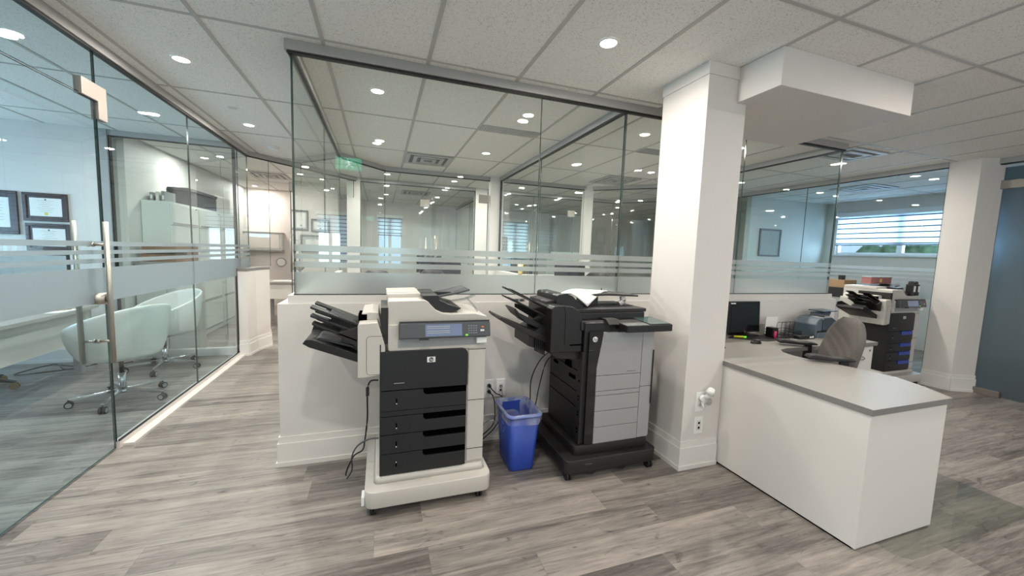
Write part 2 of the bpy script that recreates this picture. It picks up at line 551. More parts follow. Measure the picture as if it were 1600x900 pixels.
def struct(mb, name, mats, parent=None, **k):
    return mb.build(name, mats, parent, kind='structure' if parent is None else None, **k)


def text_part(txt, name, size, mat, parent, mtx, depth=.0006, shear=0):
    cu = bpy.data.curves.new(name, 'FONT'); cu.body = txt; cu.size = size; cu.extrude = depth
    cu.align_x = 'CENTER'; cu.align_y = 'CENTER'; cu.shear = shear; cu.resolution_u = 3
    tmp = bpy.data.objects.new(name, cu); COL.objects.link(tmp)
    dg = bpy.context.evaluated_depsgraph_get()
    me = bpy.data.meshes.new_from_object(tmp.evaluated_get(dg))
    bpy.data.objects.remove(tmp)
    root = parent
    while root.parent: root = root.parent
    me.transform(mtx)
    if ROTLESS.get(root.name, True): me.transform(Matrix.Translation(-Vector(root.location)))
    me.materials.clear(); me.materials.append(M[mat])
    o = bpy.data.objects.new(name, me); COL.objects.link(o); o.parent = parent
    return o


FRONT = RX(90)      # text lying in XY turned to face -Y

# ------------------------------------------------------------------ room shell
ZC, ZH = 2.597, 2.537
XL, XR = -1.67, 6.14
struct(MB().box(-5.0, 9.0, -3.6, 11.0, -.12, 0), 'floor', 'floor')
struct(MB().box(-5.0, 9.0, -3.6, 11.0, ZC, ZC + .1), 'ceiling', 'tile')
g = MB()
GX = [-.942 + .6125 * k for k in range(-7, 17)]
GY = [1.384 + 1.22 * k for k in range(-4, 8)]
for x in GX: g.box(x - .012, x + .012, -3.6, 11, ZC - .004, ZC + .01)
for y in GY: g.box(-5, 9, y - .010, y + .010, ZC - .0035, ZC + .01)
struct(g, 'ceiling_trim_grid', 'grid')


def wall_with_hole(name, axis, pos, th, a0, a1, holes, mat='wall', z1=ZC):
    """wall plane; axis 'x' means plane x=pos running in y. holes: (a,b,z0,z1)"""
    m_ = MB()
    def bx(a, b, z0, z1):
        if b - a < 1e-4 or z1 - z0 < 1e-4: return
        if axis == 'x': m_.box(pos, pos + th, a, b, z0, z1)
        else: m_.box(a, b, pos, pos + th, z0, z1)
    cur = a0
    for a, b, z0, zt in sorted(holes):
        bx(cur, a, 0, z1); bx(a, b, 0, z0); bx(a, b, zt, z1); cur = b
    bx(cur, a1, 0, z1)
    return struct(m_, name, mat)


wall_with_hole('wall_left', 'x', -5.0, -.15, -3.6, 11.0, [(-3.1, -.1, .9, 2.4), (2.6, 5.2, .95, 2.35), (7.2, 9.6, .95, 2.35)])
wall_with_hole('wall_right', 'x', 8.62, .15, -3.6, 11.0, [(3.25, 5.25, 1.58, 2.32)])
wall_with_hole('wall_back', 'y', 10.8, .15, -5.0, 9.0, [(-.09, .53, .95, 2.2), (-1.5, -.75, .95, 2.2), (3.35, 4.15, .95, 2.3)])
wall_with_hole('wall_behind_camera', 'y', -3.5, -.15, -5.0, 9.0, [(-1.8, 7.0, .5, 2.45)])
# inner partitions of plaster
struct(MB().box(-5.0, -2.95, 5.60, 5.72, 0, ZC), 'wall_left_office_back', 'wall')
struct(MB().box(-2.95, -2.87, 5.58, 5.74, 0, ZC), 'trim_1', 'alu')
struct(MB().box(-5.0, XL - .02, .2, .32, 0, ZC), 'wall_left_office_near', 'wall')
struct(MB().box(-1.62, -.80, 8.30, 8.40, 0, ZC), 'wall_diplomas', 'wall')
struct(MB().box(-2.92, -2.80, 5.74, 9.9, 0, ZC), 'wall_cabinet_room', 'wall')
struct(MB().box(XR + .4, 8.62, 5.46, 5.56, 0, ZC), 'wall_right_office_back', 'wall')
struct(MB().box(XR + .12, 8.62, .5, .6, 0, ZC), 'wall_right_office_near', 'wall')
struct(MB().box(-.56, -.345, 7.26, 7.48, 0, ZC), 'wall_post_back_left', 'wall')
struct(MB().box(1.70, 1.93, 7.26, 7.42, 0, ZC), 'wall_post_back_middle', 'wall')
struct(MB().box(4.05, 4.22, 7.26, 7.42, 0, ZC), 'wall_post_back_right', 'wall')
struct(MB().box(1.66, 1.875, 6.06, 6.18, 0, ZC), 'wall_post_inner_middle', 'wall')
struct(MB().box(3.38, 3.52, 6.04, 6.18, 0, ZC), 'wall_post_inner_right', 'wall')
struct(MB().box(1.93, 2.05, 7.42, 10.8, 0, 1.05), 'wall_low_back_partition', 'wall')
struct(MB().box(-3.8, -1.5, 9.9, 10.0, 0, ZC), 'wall_reception_corner', 'wall')


def base_run(mb, x0, y0, x1, y1, nx, ny, h=.19, ext0=0, ext1=0):
    """stepped baseboard along the line, standing out along normal (nx,ny)"""
    dx, dy = x1 - x0, y1 - y0
    L_ = math.hypot(dx, dy); ux, uy = dx / L_, dy / L_
    for (t, z0, z1) in ((.022, 0, .028), (.015, .028, .148), (.008, .148, h)):
        a0, a1 = -t * ext0, L_ + t * ext1
        pts = [(x0 + ux * a0, y0 + uy * a0), (x0 + ux * a1, y0 + uy * a1),
               (x0 + ux * a1 + nx * t, y0 + uy * a1 + ny * t), (x0 + ux * a0 + nx * t, y0 + uy * a0 + ny * t)]
        mb.prism(pts, z0, z1, 'z')


# half-height wall round the inner glass offices
HWX0, HWX1 = -.60, 4.47
hw = MB()
outer = [(HWX0, 2.66), (HWX1, 2.66), (HWX1, 5.30), (3.60, 6.18), (.02, 6.18), (HWX0, 5.53)]
inner = [(HWX0 + .12, 2.78), (HWX1 - .12, 2.78), (HWX1 - .12, 5.25), (3.55, 6.06), (.07, 6.06), (HWX0 + .12, 5.48)]
def ring_wall(mb, O, I, z0, z1, skip=()):
    n = len(O)
    for i in range(n):
        if i in skip: continue
        j = (i + 1) % n
        mb.prism([O[i], O[j], I[j], I[i]], z0, z1, 'z')
ring_wall(hw, outer, inner, 0, 1.036, skip=(2, 3, 4))
hw.prism([(3.60, 6.18), (1.9, 6.18), (1.9, 6.06), (3.55, 6.06)], 0, 1.036, 'z')
struct(hw, 'wall_half_height', 'wall_lo')
sl = MB()
sl.box(-.545, 4.42, 2.672, 2.74, 1.036, 1.088)
sl.box(-.545, -.48, 2.74, 5.5, 1.036, 1.088)
sl.box(4.36, 4.42, 2.74, 5.25, 1.036, 1.088)
struct(sl, 'trim_half_wall_sill', 'wall_lo')
bb = MB()
base_run(bb, HWX0, 2.66, 4.47, 2.66, 0, -1, ext0=1)
base_run(bb, HWX0, 5.53, HWX0, 2.66, -1, 0, ext1=0)
struct(bb, 'baseboard_half_wall', 'trim')

# square column in front of the half wall, with the boxed soffit beside it
CX0, CX1, CY0, CY1 = 1.882, 2.195, 1.936, 2.34
col_ = MB().box(CX0, CX1, CY0, CY1, 0, ZC)
col_.box(CX0 - .008, CX1, CY0 - .008, CY1, ZC - .075, ZC)
struct(col_, 'wall_column_front', 'wall', bevel=.003)
bb = MB()
base_run(bb, CX0, CY0, CX1 - .012, CY0, 0, -1, ext0=1)
base_run(bb, CX0, CY1, CX0, CY0, -1, 0)
struct(bb, 'baseboard_column', 'trim')
struct(MB().box(2.115, 3.30, 1.65, 2.47, 2.386, ZC), 'wall_soffit', 'wall', bevel=.003)
# far column
cf = MB().prism([(6.14, 2.66), (6.17, 2.42), (6.40, 2.32), (6.54, 2.40), (6.54, 2.66)], 0, ZC, 'z')
struct(cf, 'wall_column_far', 'wall')
bb = MB()
base_run(bb, 6.17, 2.42, 6.40, 2.32, -.4, -.917, ext0=.5, ext1=.5)
base_run(bb, 6.14, 2.66, 6.17, 2.42, -.99, -.12, ext1=0)
struct(bb, 'baseboard_column_far', 'trim')
# low stub wall at the far end of the left glass
stub = [(-1.69, 5.50), (-1.56, 5.50), (-1.53, 5.74), (-1.44, 6.00), (-1.49, 6.22), (-1.69, 6.02)]
struct(MB().prism(stub, 0, 1.06, 'z'), 'wall_stub', 'wall')
struct(MB().prism([(x * 1.0 + (.006 if x > -1.6 else -.0), y - (.006 if y < 5.6 else 0)) for x, y in stub], 1.06, 1.09, 'z'), 'trim_stub_cap', 'lamedge')
bb = MB()
for a, b, nn in ((0, 1, (0, -1)), (1, 2, (.99, -.12)), (2, 3, (.945, -.327)), (3, 4, (.97, .22))):
    base_run(bb, *stub[a], *stub[b], *nn, ext0=0, ext1=.35)
struct(bb, 'baseboard_stub', 'trim')
# baseboards in the offices
bb = MB()
base_run(bb, -5.0, 5.60, -2.95, 5.60, 0, -1)
base_run(bb, -5.0, 10.8, 9.0, 10.8, 0, -1)
struct(bb, 'baseboard_back', 'trim')


# ------------------------------------------------------------------ glass partitions
TH = .012


def seg_mtx(x0, y0, x1, y1):
    a = math.atan2(y1 - y0, x1 - x0)
    return Matrix.Translation((x0, y0, 0)) @ Matrix.Rotation(a, 4, 'Z'), math.hypot(x1 - x0, y1 - y0)


def pane(name, x0, y0, x1, y1, z0, z1, mat='glass', gap=.0015, parent=None, th=TH):
    mt, L_ = seg_mtx(x0, y0, x1, y1)
    b = MB().box(gap, L_ - gap, -th / 2, th / 2, z0, z1)
    for f in b.bm.faces:
        n = f.normal if f.normal.length else Vector((0, 0, 0))
        f.normal_update()
        f.material_index = 0 if abs(f.normal.y) > .5 else 1
    bmesh.ops.transform(b.bm, matrix=mt, verts=b.bm.verts)
    if parent is None: return struct(b, name, [mat, 'edge'])
    return b.build(name, [mat, 'edge'], parent)


BANDS = ((1.363, 1.404), (1.315, 1.347), (1.264, 1.298), (1.09, 1.234))


def film(name, x0, y0, x1, y1, bands=BANDS, side=1, gap=.002, parent=None):
    mt, L_ = seg_mtx(x0, y0, x1, y1)
    b = MB()
    for z0, z1 in bands:
        b.box(gap, L_ - gap, side * (TH / 2 + .0008), side * (TH / 2 + .0028), z0, z1)
    bmesh.ops.transform(b.bm, matrix=mt, verts=b.bm.verts)
    return b.build(name, 'frost', parent) if parent is not None else struct(b, name, 'frost')


def header(name, x0, y0, x1, y1, w_=.05, e0=0, e1=0):
    mt, L_ = seg_mtx(x0, y0, x1, y1)
    b = MB().box(-e0, L_ + e1, -w_ / 2, w_ / 2, ZH + .002, ZC - .001)
    b.box(-e0 * .6, L_ + e1 * .6, -w_ * .3, w_ * .3, ZH - .010, ZH + .002, mi=1)
    bmesh.ops.transform(b.bm, matrix=mt, verts=b.bm.verts)
    return struct(b, name, ['alu', 'gasket'])


YF = 2.70
# front glass of the inner offices
header('trim_header_front', -.51, YF, 4.39, YF, .06, .03, .03)
for i, (a, b) in enumerate(((-.51, 1.107), (1.107, 1.835), (1.835, 3.1), (3.1, 4.39))):
    o = pane('window_%d' % (1 + i), a, YF, b, YF, 1.088, ZH - .008)
    film('frosted_band', a, YF, b, YF, side=-1, parent=o)
struct(MB().box(-.516, 4.396, YF - .012, YF + .012, 1.086, 1.094), 'trim_gasket_front', 'gasket')
# left side glass, chamfer, back
header('trim_header_inner_left', -.51, YF, -.51, 5.50)
o = pane('window_5', -.51, YF + .01, -.51, 4.1, 1.088, ZH - .008); pane('window_6', -.51, 4.1, -.51, 5.50, 1.088, ZH - .008)
header('trim_header_inner_chamfer', -.51, 5.50, .05, 6.12)
pane('window_7', -.51, 5.50, .05, 6.12, 1.088, ZH - .008)
header('trim_header_inner_back', .05, 6.12, 3.45, 6.12)
pane('window_8', .05, 6.12, .745, 6.12, .01, ZH - .008)
pane('window_9', .75, 6.12, 1.66, 6.12, 2.245, ZH - .008)
pane('window_10', 1.88, 6.12, 2.55, 6.12, 1.088, ZH - .008)
pane('window_11', 2.55, 6.12, 3.38, 6.12, 1.088, ZH - .008)
header('trim_header_inner_chamfer_right', 3.45, 6.12, 4.39, 5.25)
pane('window_12', 3.52, 6.06, 4.39, 5.25, 1.088, ZH - .008)
header('trim_header_inner_right', 4.39, 5.25, 4.39, YF)
pane('window_13', 4.39, 5.25, 4.39, 4.0, 1.088, ZH - .008); pane('window_14', 4.39, 4.0, 4.39, YF + .01, 1.088, ZH - .008)
header('trim_header_partition', 1.83, YF, 1.83, 6.06)
pane('window_15', 1.83, YF + .01, 1.83, 4.4, 1.1, ZH - .008); pane('window_16', 1.83, 4.4, 1.83, 6.05, 1.1, ZH - .008)
struct(MB().box(1.78, 1.88, 2.78, 6.06, 0, 1.1), 'wall_low_partition', 'wall_lo')
struct(MB().box(1.815, 1.845, 6.02, 6.05, 1.1, ZH), 'trim_2', 'gasket')

# outer ring of offices -------------------------------------------------
header('trim_header_left', XL, -3.5, XL, 6.0, .06)
LB = ((1.350, 1.380), (1.30, 1.325), (1.245, 1.272), (1.0, 1.215))
for i, (a, b) in enumerate(((3.16, 4.37), (4.37, 5.64), (5.64, 6.0))):
    o = pane('window_%d' % (17 + i), XL, a, XL, b, .05 if i < 2 else 1.09, ZH - .008, 'glass_blue')
    film('frosted_band', XL, a, XL, b, LB if i < 2 else LB[:3] + ((1.095, 1.215),), side=-1, parent=o)
pane('window_20', XL, 1.9, XL, 3.155, 2.245, ZH - .008, 'glass_blue')
pane('window_21', XL, -.8, XL, 1.86, .05, ZH - .008, 'glass_blue')
pane('window_22', XL, -3.5, XL, -.8, .05, ZH - .008, 'glass_blue')
struct(MB().box(XL - .016, XL + .016, 3.165, 5.5, 0, .052, mi=0).box(XL + .016, XL + .075, 3.2, 5.5, 0, .018), 'trim_floor_sill', ['wall'])
struct(MB().box(XL + .008, XL + .017, 3.165, 5.5, .05, .062).box(XL - .012, XL + .012, 5.485, 5.50, .05, 1.09), 'trim_floor_gasket', 'gasket')
header('trim_header_left_office_back', -2.93, 5.62, XL, 5.62)
pane('window_23', -2.87, 5.62, XL - .03, 5.62, .05, ZH - .008)
struct(MB().box(-2.875, -2.855, 5.60, 5.64, .0, ZH).box(-1.71, -1.685, 5.60, 5.64, 0, ZH), 'trim_3', 'gasket')
struct(MB().box(-2.95, XL, 5.58, 5.66, 0, .09), 'trim_4', 'trim')
header('trim_header_diagonal', XL, 6.0, -.42, 7.28, .06)
pane('window_24', XL, 6.0, -1.47, 6.205, 1.09, ZH - .008)
mtd, LD = seg_mtx(XL, 6.0, -.42, 7.28)
pane('window_25', -1.22, 6.46, -.45, 7.25, 2.245, ZH - .008)
header('trim_header_back', -.345, 7.30, 4.75, 7.30)
pane('window_26', -.345, 7.30, .68, 7.30, .01, ZH - .008)
pane('window_27', .68, 7.30, 1.70, 7.30, .01, ZH - .008)
pane('window_28', 1.93, 7.30, 2.9, 7.30, .01, ZH - .008)
pane('window_29', 2.9, 7.30, 4.05, 7.30, .01, ZH - .008)
struct(MB().box(1.69, 1.705, 7.28, 7.32, 0, ZH).box(-.35, -.335, 7.28, 7.32, 0, ZH), 'trim_5', 'gasket')
header('trim_header_back_partition', 1.99, 7.42, 1.99, 10.8)
pane('window_30', 1.99, 7.45, 1.99, 9.1, 1.05, ZH - .008); pane('window_31', 1.99, 9.1, 1.99, 10.78, 1.05, ZH - .008)
header('trim_header_chamfer_far', 4.75, 7.30, XR, 5.60)
pane('window_32', 4.22, 7.30, 4.75, 7.30, .01, ZH - .008); pane('window_33', 4.75, 7.30, XR, 5.60, .01, ZH - .008)
header('trim_header_right', XR, 5.60, XR, 2.66)
RB = ((1.345, 1.385), (1.295, 1.325), (1.245, 1.272), (1.02, 1.215))
for i, (a, b) in enumerate(((5.60, 4.2), (4.2, 2.66))):
    o = pane('window_%d' % (34 + i), XR, a, XR, b, .05, ZH - .008, 'glass_blue')
    film('frosted_band', XR, a, XR, b, RB, side=-1, parent=o)
struct(MB().box(XR - .02, XR + .02, 2.66, 5.6, 0, .05), 'trim_6', 'trim')
header('trim_header_right_near', 6.36, 2.36, 6.36, -3.5, .06)
pane('window_36', 6.40, 2.36, 6.40, 1.3, 2.3, ZH - .008, 'glass_blue')
pane('window_37', 6.40, 1.28, 6.40, -3.5, .02, ZH - .008, 'glass_blue')


# doors -----------------------------------------------------------------
def patch(mb, along0, along1, z0, z1, t=.028):
    mb.box(along0, along1, -t, t, z0, z1)


def pull_handle(parent, ax, z0, z1, side, r=.0135, off=.075, standoff=True):
    """vertical bar; door local: x along the door, y normal"""
    b = MB()
    b.cyl((ax, side * off, z0), (ax, side * off, z1), r, n=16)
    for z in (z0 + .14, z1 - .14):
        b.cyl((ax, side * .006, z), (ax, side * off, z), .0075, n=12)
        b.cyl((ax, side * .006, z), (ax, side * .016, z), .014, n=14)
    return b


# door_1: frameless glass door to the left office
d1 = bpy.data.objects.new('door_1', None); COL.objects.link(d1); d1['kind'] = 'structure'
d1.location = (XL, 3.15, 0)
pane('door_leaf', XL, 1.90, XL, 3.150, .012, 2.235, 'glass_blue', parent=d1)
b = MB()
for z0, z1 in LB: b.box(XL + .0068, XL + .0088, 1.905, 3.145, z0, z1)
b.build('frosted_band', 'frost', d1)
for sgn in (1, -1):
    b = pull_handle(None, 0, .62, 1.50, sgn)
    bmesh.ops.transform(b.bm, matrix=T(XL, 3.045, 0) @ RZ(-90), verts=b.bm.verts)
    b.build('pull_handle', 'steel', d1)
b = MB().cyl((XL - .055, 3.07, 1.025), (XL + .055, 3.07, 1.025), .037, n=24)
b.cyl((XL - .062, 3.07, 1.025), (XL + .062, 3.07, 1.025), .024, n=20)
b.build('lock', 'steel', d1)
b = MB()
b.box(XL - .02, XL + .02, 3.02, 3.235, 2.235, 2.335).box(XL - .02, XL + .02, 3.155, 3.235, 2.13, 2.24)
b.build('hinge_patch', 'nickel', d1, bevel=.003)
b = MB().box(XL - .022, XL + .022, 1.90, 2.06, .005, .10).box(XL - .022, XL + .022, 1.90, 2.06, 2.17, 2.30)
b.build('hinge_patch', 'nickel', d1, bevel=.003)

# door_2: inner back office door; door_3: back offices; door_4: diagonal office (standing open)
def glass_door(name, x0, y0, x1, y1, handle_at, hinge_at, z1=2.235, mat='glass', handle=(.95, 1.62), two=True):
    mt, L_ = seg_mtx(x0, y0, x1, y1)
    r = bpy.data.objects.new(name, None); COL.objects.link(r); r['kind'] = 'structure'
    r.location = (x0, y0, 0)
    pane('door_leaf', x0, y0, x1, y1, .012, z1, mat, parent=r)
    for sgn in (1, -1):
        b = pull_handle(None, L_ * handle_at, handle[0], handle[1], sgn, r=.012, off=.06)
        bmesh.ops.transform(b.bm, matrix=mt, verts=b.bm.verts)
        b.build('pull_handle', 'steel', r)
    b = MB()
    a = L_ * hinge_at
    b.box(a - .08, a + .08, -.02, .02, z1 - .06, z1 + .07)
    b.box(a - .08, a + .08, -.02, .02, .01, .09)
    bmesh.ops.transform(b.bm, matrix=mt, verts=b.bm.verts)
    b.build('hinge_patch', 'nickel', r, bevel=.002)
    return r


glass_door('door_2', .75, 6.12, 1.655, 6.12, .06, .90)
o = glass_door('door_3', 2.92, 7.27, 3.80, 7.27, .08, .92)
glass_door('door_4', -1.25, 6.43, -1.36, 7.30, .92, .07)
glass_door('door_5', .70, 7.27, 1.60, 7.27, .08, .06)
glass_door('door_6', 1.98, 7.27, 2.85, 7.27, .95, .08)
# door_7: frosted door on the right
d7 = bpy.data.objects.new('door_7', None); COL.objects.link(d7); d7['kind'] = 'structure'
d7.location = (6.40, 2.33, 0)
b = MB().box(6.394, 6.406, 1.30, 2.33, .015, 2.50); b.build('door_leaf', 'frost_door', d7)
b = MB().box(6.37, 6.43, 2.10, 2.35, 2.27, 2.36); b.build('hinge_patch', 'nickel', d7, bevel=.003)
b = MB().box(6.37, 6.43, 2.12, 2.35, .0, .07); b.build('hinge_patch', 'nickel', d7, bevel=.003)
b = pull_handle(None, 0, .7, 1.6, -1); bmesh.ops.transform(b.bm, matrix=T(6.40, 1.45, 0) @ RZ(90) @ RZ(180), verts=b.bm.verts)
b.build('pull_handle', 'steel', d7)


# ------------------------------------------------------------------ exterior windows with blinds
def ext_window(name, axis, pos, a0, a1, z0, z1, blind_to, parts=2, sgn=1, rows=()):
    """frame, mullions, glass and a banded roller blind; sgn=+1: room lies at smaller coordinate"""
    r = bpy.data.objects.new(name, None); COL.objects.link(r); r['kind'] = 'structure'
    mid = (a0 + a1) / 2
    r.location = (pos, mid, z0) if axis == 'x' else (mid, pos, z0)
    def P(mb, a, b_, d0, d1, z_0, z_1):
        d0, d1 = sorted((pos + sgn * d0, pos + sgn * d1))
        if axis == 'x': mb.box(d0, d1, a, b_, z_0, z_1)
        else: mb.box(a, b_, d0, d1, z_0, z_1)
    f = MB(); t = .05
    P(f, a0, a1, .03, .10, z0, z0 + t); P(f, a0, a1, .03, .10, z1 - t, z1)
    for k in range(parts + 1):
        c = a0 + (a1 - a0) * k / parts
        lo = max(a0, c - t * .8); hi = min(a1, c + t * .8)
        P(f, lo, hi, .03, .10, z0 + t, z1 - t)
    f.build('window_frame', 'winframe', r)
    gl = MB(); P(gl, a0 + t, a1 - t, .06, .066, z0 + t, z1 - t); gl.build('window_glass', 'glass', r)
    if blind_to is not None:
        b_ = MB(); P(b_, a0 + .01, a1 - .01, -.012, -.008, blind_to, z1)
        bl = b_.build('blind', 'blind', r)
        b_ = MB(); P(b_, a0 + .01, a1 - .01, -.018, -.002, blind_to - .02, blind_to); b_.build('bottom_rail', 'pgrey', bl)
        b_ = MB(); P(b_, a0 - .02, a1 + .02, -.07, .0, z1 - .01, z1 + .07); b_.build('headrail', 'winframe', bl)
    s_ = MB(); P(s_, a0 - .03, a1 + .03, -.05, .03, z0 - .02, z0); s_.build('window_sill', 'winframe', r)
    return r


ext_window('window_38', 'x', 8.62, 3.25, 5.25, 1.58, 2.32, 1.78, 2)
ext_window('window_39', 'x', -5.0, 2.6, 5.2, .95, 2.35, 1.9, 3, sgn=-1)
ext_window('window_40', 'x', -5.0, 7.2, 9.6, .95, 2.35, 1.9, 3, sgn=-1)
ext_window('window_41', 'y', 10.8, -.09, .53, .95, 2.2, 1.75, 2)
ext_window('window_42', 'y', 10.8, -1.5, -.75, .95, 2.2, 1.0, 2)
ext_window('window_43', 'y', 10.8, 3.35, 4.15, .95, 2.3, 1.2, 2)
ext_window('window_44', 'x', -5.0, -3.1, -.1, .9, 2.4, None, 3, sgn=-1)  # invented unseen window, built for the left fill lamp

ext_window('window_45', 'y', -3.5, -1.8, 7.0, .5, 2.45, None, 6, sgn=-1)  # made-up window wall out of view, carries the rear fill lamp

# hedge and brick wall glimpsed outside
def hedge(name, cx, cy, cz, sx, sy, sz, label):
    b = MB().cyl((cx, cy, 0), (cx, cy, cz), .06)
    rr = random.Random(name + label)
    for k in range(14):
        b.sph((cx + rr.uniform(-sx, sx), cy + rr.uniform(-sy, sy), cz + rr.uniform(-sz, sz)), rr.uniform(.18, .34), u=10, v=7)
    for v in b.bm.verts: v.co += Vector((rr.uniform(-.03, .03), rr.uniform(-.03, .03), rr.uniform(-.03, .03)))
    o_ = b.build(name, 'leaf'); tag(o_, label, 'shrub'); return o_
hedge('hedge', 10.6, 4.9, .95, .3, .9, .80, 'green leafy hedge outside under the wide window blind on the right')
struct(MB().box(9.0, 14, 0, 9, -.12, 0), 'floor_outside', 'brick')

# ------------------------------------------------------------------ ceiling fittings
def downlight(loc, label):
    r = thing('ceiling_light', label, 'ceiling light', loc, 'recessed round downlights')
    x, y, z = loc
    b = MB(); n = 28
    R0, R1, R2 = .058, .047, .043
    for k in range(n):
        a0, a1 = 2 * pi * k / n, 2 * pi * (k + 1) / n
        def q(R, zz, a): return b.bm.verts.new((x + R * cos(a), y + R * sin(a), z + zz))
        for (Ra, za, Rb, zb) in ((R0, 0, R0 - .004, -.006), (R0 - .004, -.006, R1, -.006), (R1, -.006, R2, -.001)):
            b.bm.faces.new((q(Ra, za, a0), q(Ra, za, a1), q(Rb, zb, a1), q(Rb, zb, a0)))
    bmesh.ops.remove_doubles(b.bm, verts=b.bm.verts, dist=.0002)
    b.build('trim_ring', 'white', r)
    MB().cyl((x, y, z - .004), (x, y, z - .001), .044, n=28).build('lens', 'lens', r)
    d = bpy.data.lights.get('downlight') or bpy.data.lights.new('downlight', 'AREA')
    d.shape = 'DISK'; d.size = .09; d.energy = LAMP_W; d.color = (1, .925, .85); d.spread = radians(180)
    lo = bpy.data.objects.new('bulb', d); COL.objects.link(lo); lo.parent = r; lo.location = (0, 0, -.012)
    return r


DL = [(-1.255, 3.24, 'bright downlight in the ceiling nearest the left glass door'),
      (-1.275, 4.69, 'second downlight along the aisle beside the left glass wall'),
      (-1.26, 2.00, 'downlight above the aisle in front of the left glass door'),
      (1.21, 2.00, 'lone downlight in the ceiling in front of the glass box and left of the column'),
      (-.03, 3.25, 'downlight just behind the front glass near its left corner'),
      (-.02, 4.69, 'downlight deeper in the left inner office, before the long supply grille'),
      (1.21, 3.25, 'downlight behind the front glass beside the flat grey return grille'),
      (1.21, 4.68, 'downlight deeper in the left inner office beside the glass partition'),
      (2.44, 3.27, 'downlight behind the front glass left of the square column'),
      (2.46, 4.66, 'downlight deeper in the right inner office beside the glass partition'),
      (3.62, 3.23, 'downlight seen under the soffit just right of the square column'),
      (3.61, 4.64, 'downlight deeper in the right inner office near its far chamfer'),
      (-2.14, 3.30, 'downlight inside the left office above the desk'),
      (-2.13, 4.71, 'downlight inside the left office above the far white tub chair'),
      (-3.36, 6.93, 'downlight in the far left office near the window'),
      (-2.40, 6.78, 'downlight in front of the tall white filing cabinets'),
      (.09, 6.70, 'downlight in the rear corridor behind the inner chamfer'),
      (1.20, 6.78, 'downlight in the rear corridor in front of the white post'),
      (2.45, 6.78, 'downlight in the rear corridor behind the right inner office'),
      (3.65, 6.75, 'rear corridor downlight furthest to the right'),
      (-2.50, 9.48, 'downlight washing the pale wall behind the reception table'),
      (-1.30, 7.45, 'downlight in front of the wall of diplomas'),
      (.1, 9.2, 'downlight in the rear office in front of its blind'),
      (3.2, 9.2, 'downlight in the rear right office'),
      (5.20, 3.20, 'downlight above the far white and black printer'),
      (5.25, 4.60, 'downlight in the right aisle behind the far printer'),
      (6.70, 3.22, 'downlight inside the right office nearest its glass'),
      (3.35, .80, 'downlight above the chair mat'),
      (-.05, .60, 'downlight overhead close to the camera'),
      (1.21, -.9, 'downlight behind the camera over the entrance'),
      (-1.26, -.2, 'downlight behind the camera beside the left glass'),
      (3.65, -1.2, 'downlight behind the camera on the right'),
      (5.2, -1.6, 'downlight in front of the frosted door')]
for x, y, lab in DL:
    downlight((x, y, ZC - .0005), lab)


def grille(name, x0, x1, y0, y1, label, flat=False):
    r = thing(name, label, 'air vent', ((x0 + x1) / 2, (y0 + y1) / 2, ZC))
    MB().box(x0, x1, y0, y1, ZC - .006, ZC - .001).build('backing', 'vent' if flat else 'ventd', r)
    if flat:
        b = MB()
        n = 22
        for k in range(n):
            xx = x0 + .02 + (x1 - x0 - .04) * k / (n - 1)
            b.box(xx - .003, xx + .003, y0 + .01, y1 - .01, ZC - .011, ZC - .006)
        b.build('fins', 'vent', r)
        return r
    b = MB()
    for i, (t, d) in enumerate(((0, .05), (.095, .05), (.19, .045))):
        a0, a1, c0, c1 = x0 + t, x1 - t, y0 + t, y1 - t
        if a1 - a0 < .06 or c1 - c0 < .06: continue
        z0, z1 = ZC - .014 - .004 * i, ZC - .006
        b.box(a0, a1, c0, c0 + d, z0, z1).box(a0, a1, c1 - d, c1, z0, z1)
        b.box(a0, a0 + d, c0 + d, c1 - d, z0, z1).box(a1 - d, a1, c0 + d, c1 - d, z0, z1)
    b.build('louvres', 'vent', r)
    return r


grille('ceiling_vent', .30, .88, 5.08, 5.66, 'square louvred air diffuser in the left inner office ceiling')
grille('ceiling_vent', 3.21, 3.79, 5.08, 5.70, 'square louvred air diffuser in the right inner office ceiling')
grille('ceiling_vent', .91, 1.49, 3.66, 3.84, 'flat grey return grille in the left inner office ceiling', True)
grille('ceiling_vent', 2.76, 3.34, 3.66, 3.84, 'flat grey return grille in the right inner office ceiling', True)
grille('ceiling_vent', -2.15, -1.57, 7.60, 8.18, 'square air diffuser above the far reception table')
grille('ceiling_vent', 4.56, 5.12, 2.70, 3.10, 'square air diffuser right of the glass corner above the far printer')
grille('ceiling_vent', .40, .98, 8.3, 8.88, 'square air diffuser in the rear office ceiling')
grille('ceiling_vent', 6.85, 7.45, 3.75, 4.35, 'square air diffuser inside the right office')
for x, y, lab in ((-1.26, 4.18, 'small flat white sprinkler cover between the two aisle downlights'),
                  (5.15, 3.36, 'small round sprinkler cover beside the right square diffuser')):
    r = thing('sprinkler_cover', lab, 'sprinkler', (x, y, ZC))
    MB().cyl((x, y, ZC - .004), (x, y, ZC - .0005), .042, n=28).build('cover_plate', 'white', r)
    MB().cyl((x, y, ZC - .009), (x, y, ZC - .004), .028, r2=.034, n=24).build('cap', 'lensoff', r)
r = thing('smoke_detector', 'white round smoke detector on the ceiling near the far end of the left aisle', 'smoke detector', (-1.27, 5.61, ZC))
MB().cyl((-1.27, 5.61, ZC - .018), (-1.27, 5.61, ZC - .0005), .062, r2=.068, n=30).build('base', 'white', r)
MB().cyl((-1.27, 5.61, ZC - .038), (-1.27, 5.61, ZC - .018), .040, r2=.052, n=30).build('cap', 'white', r)

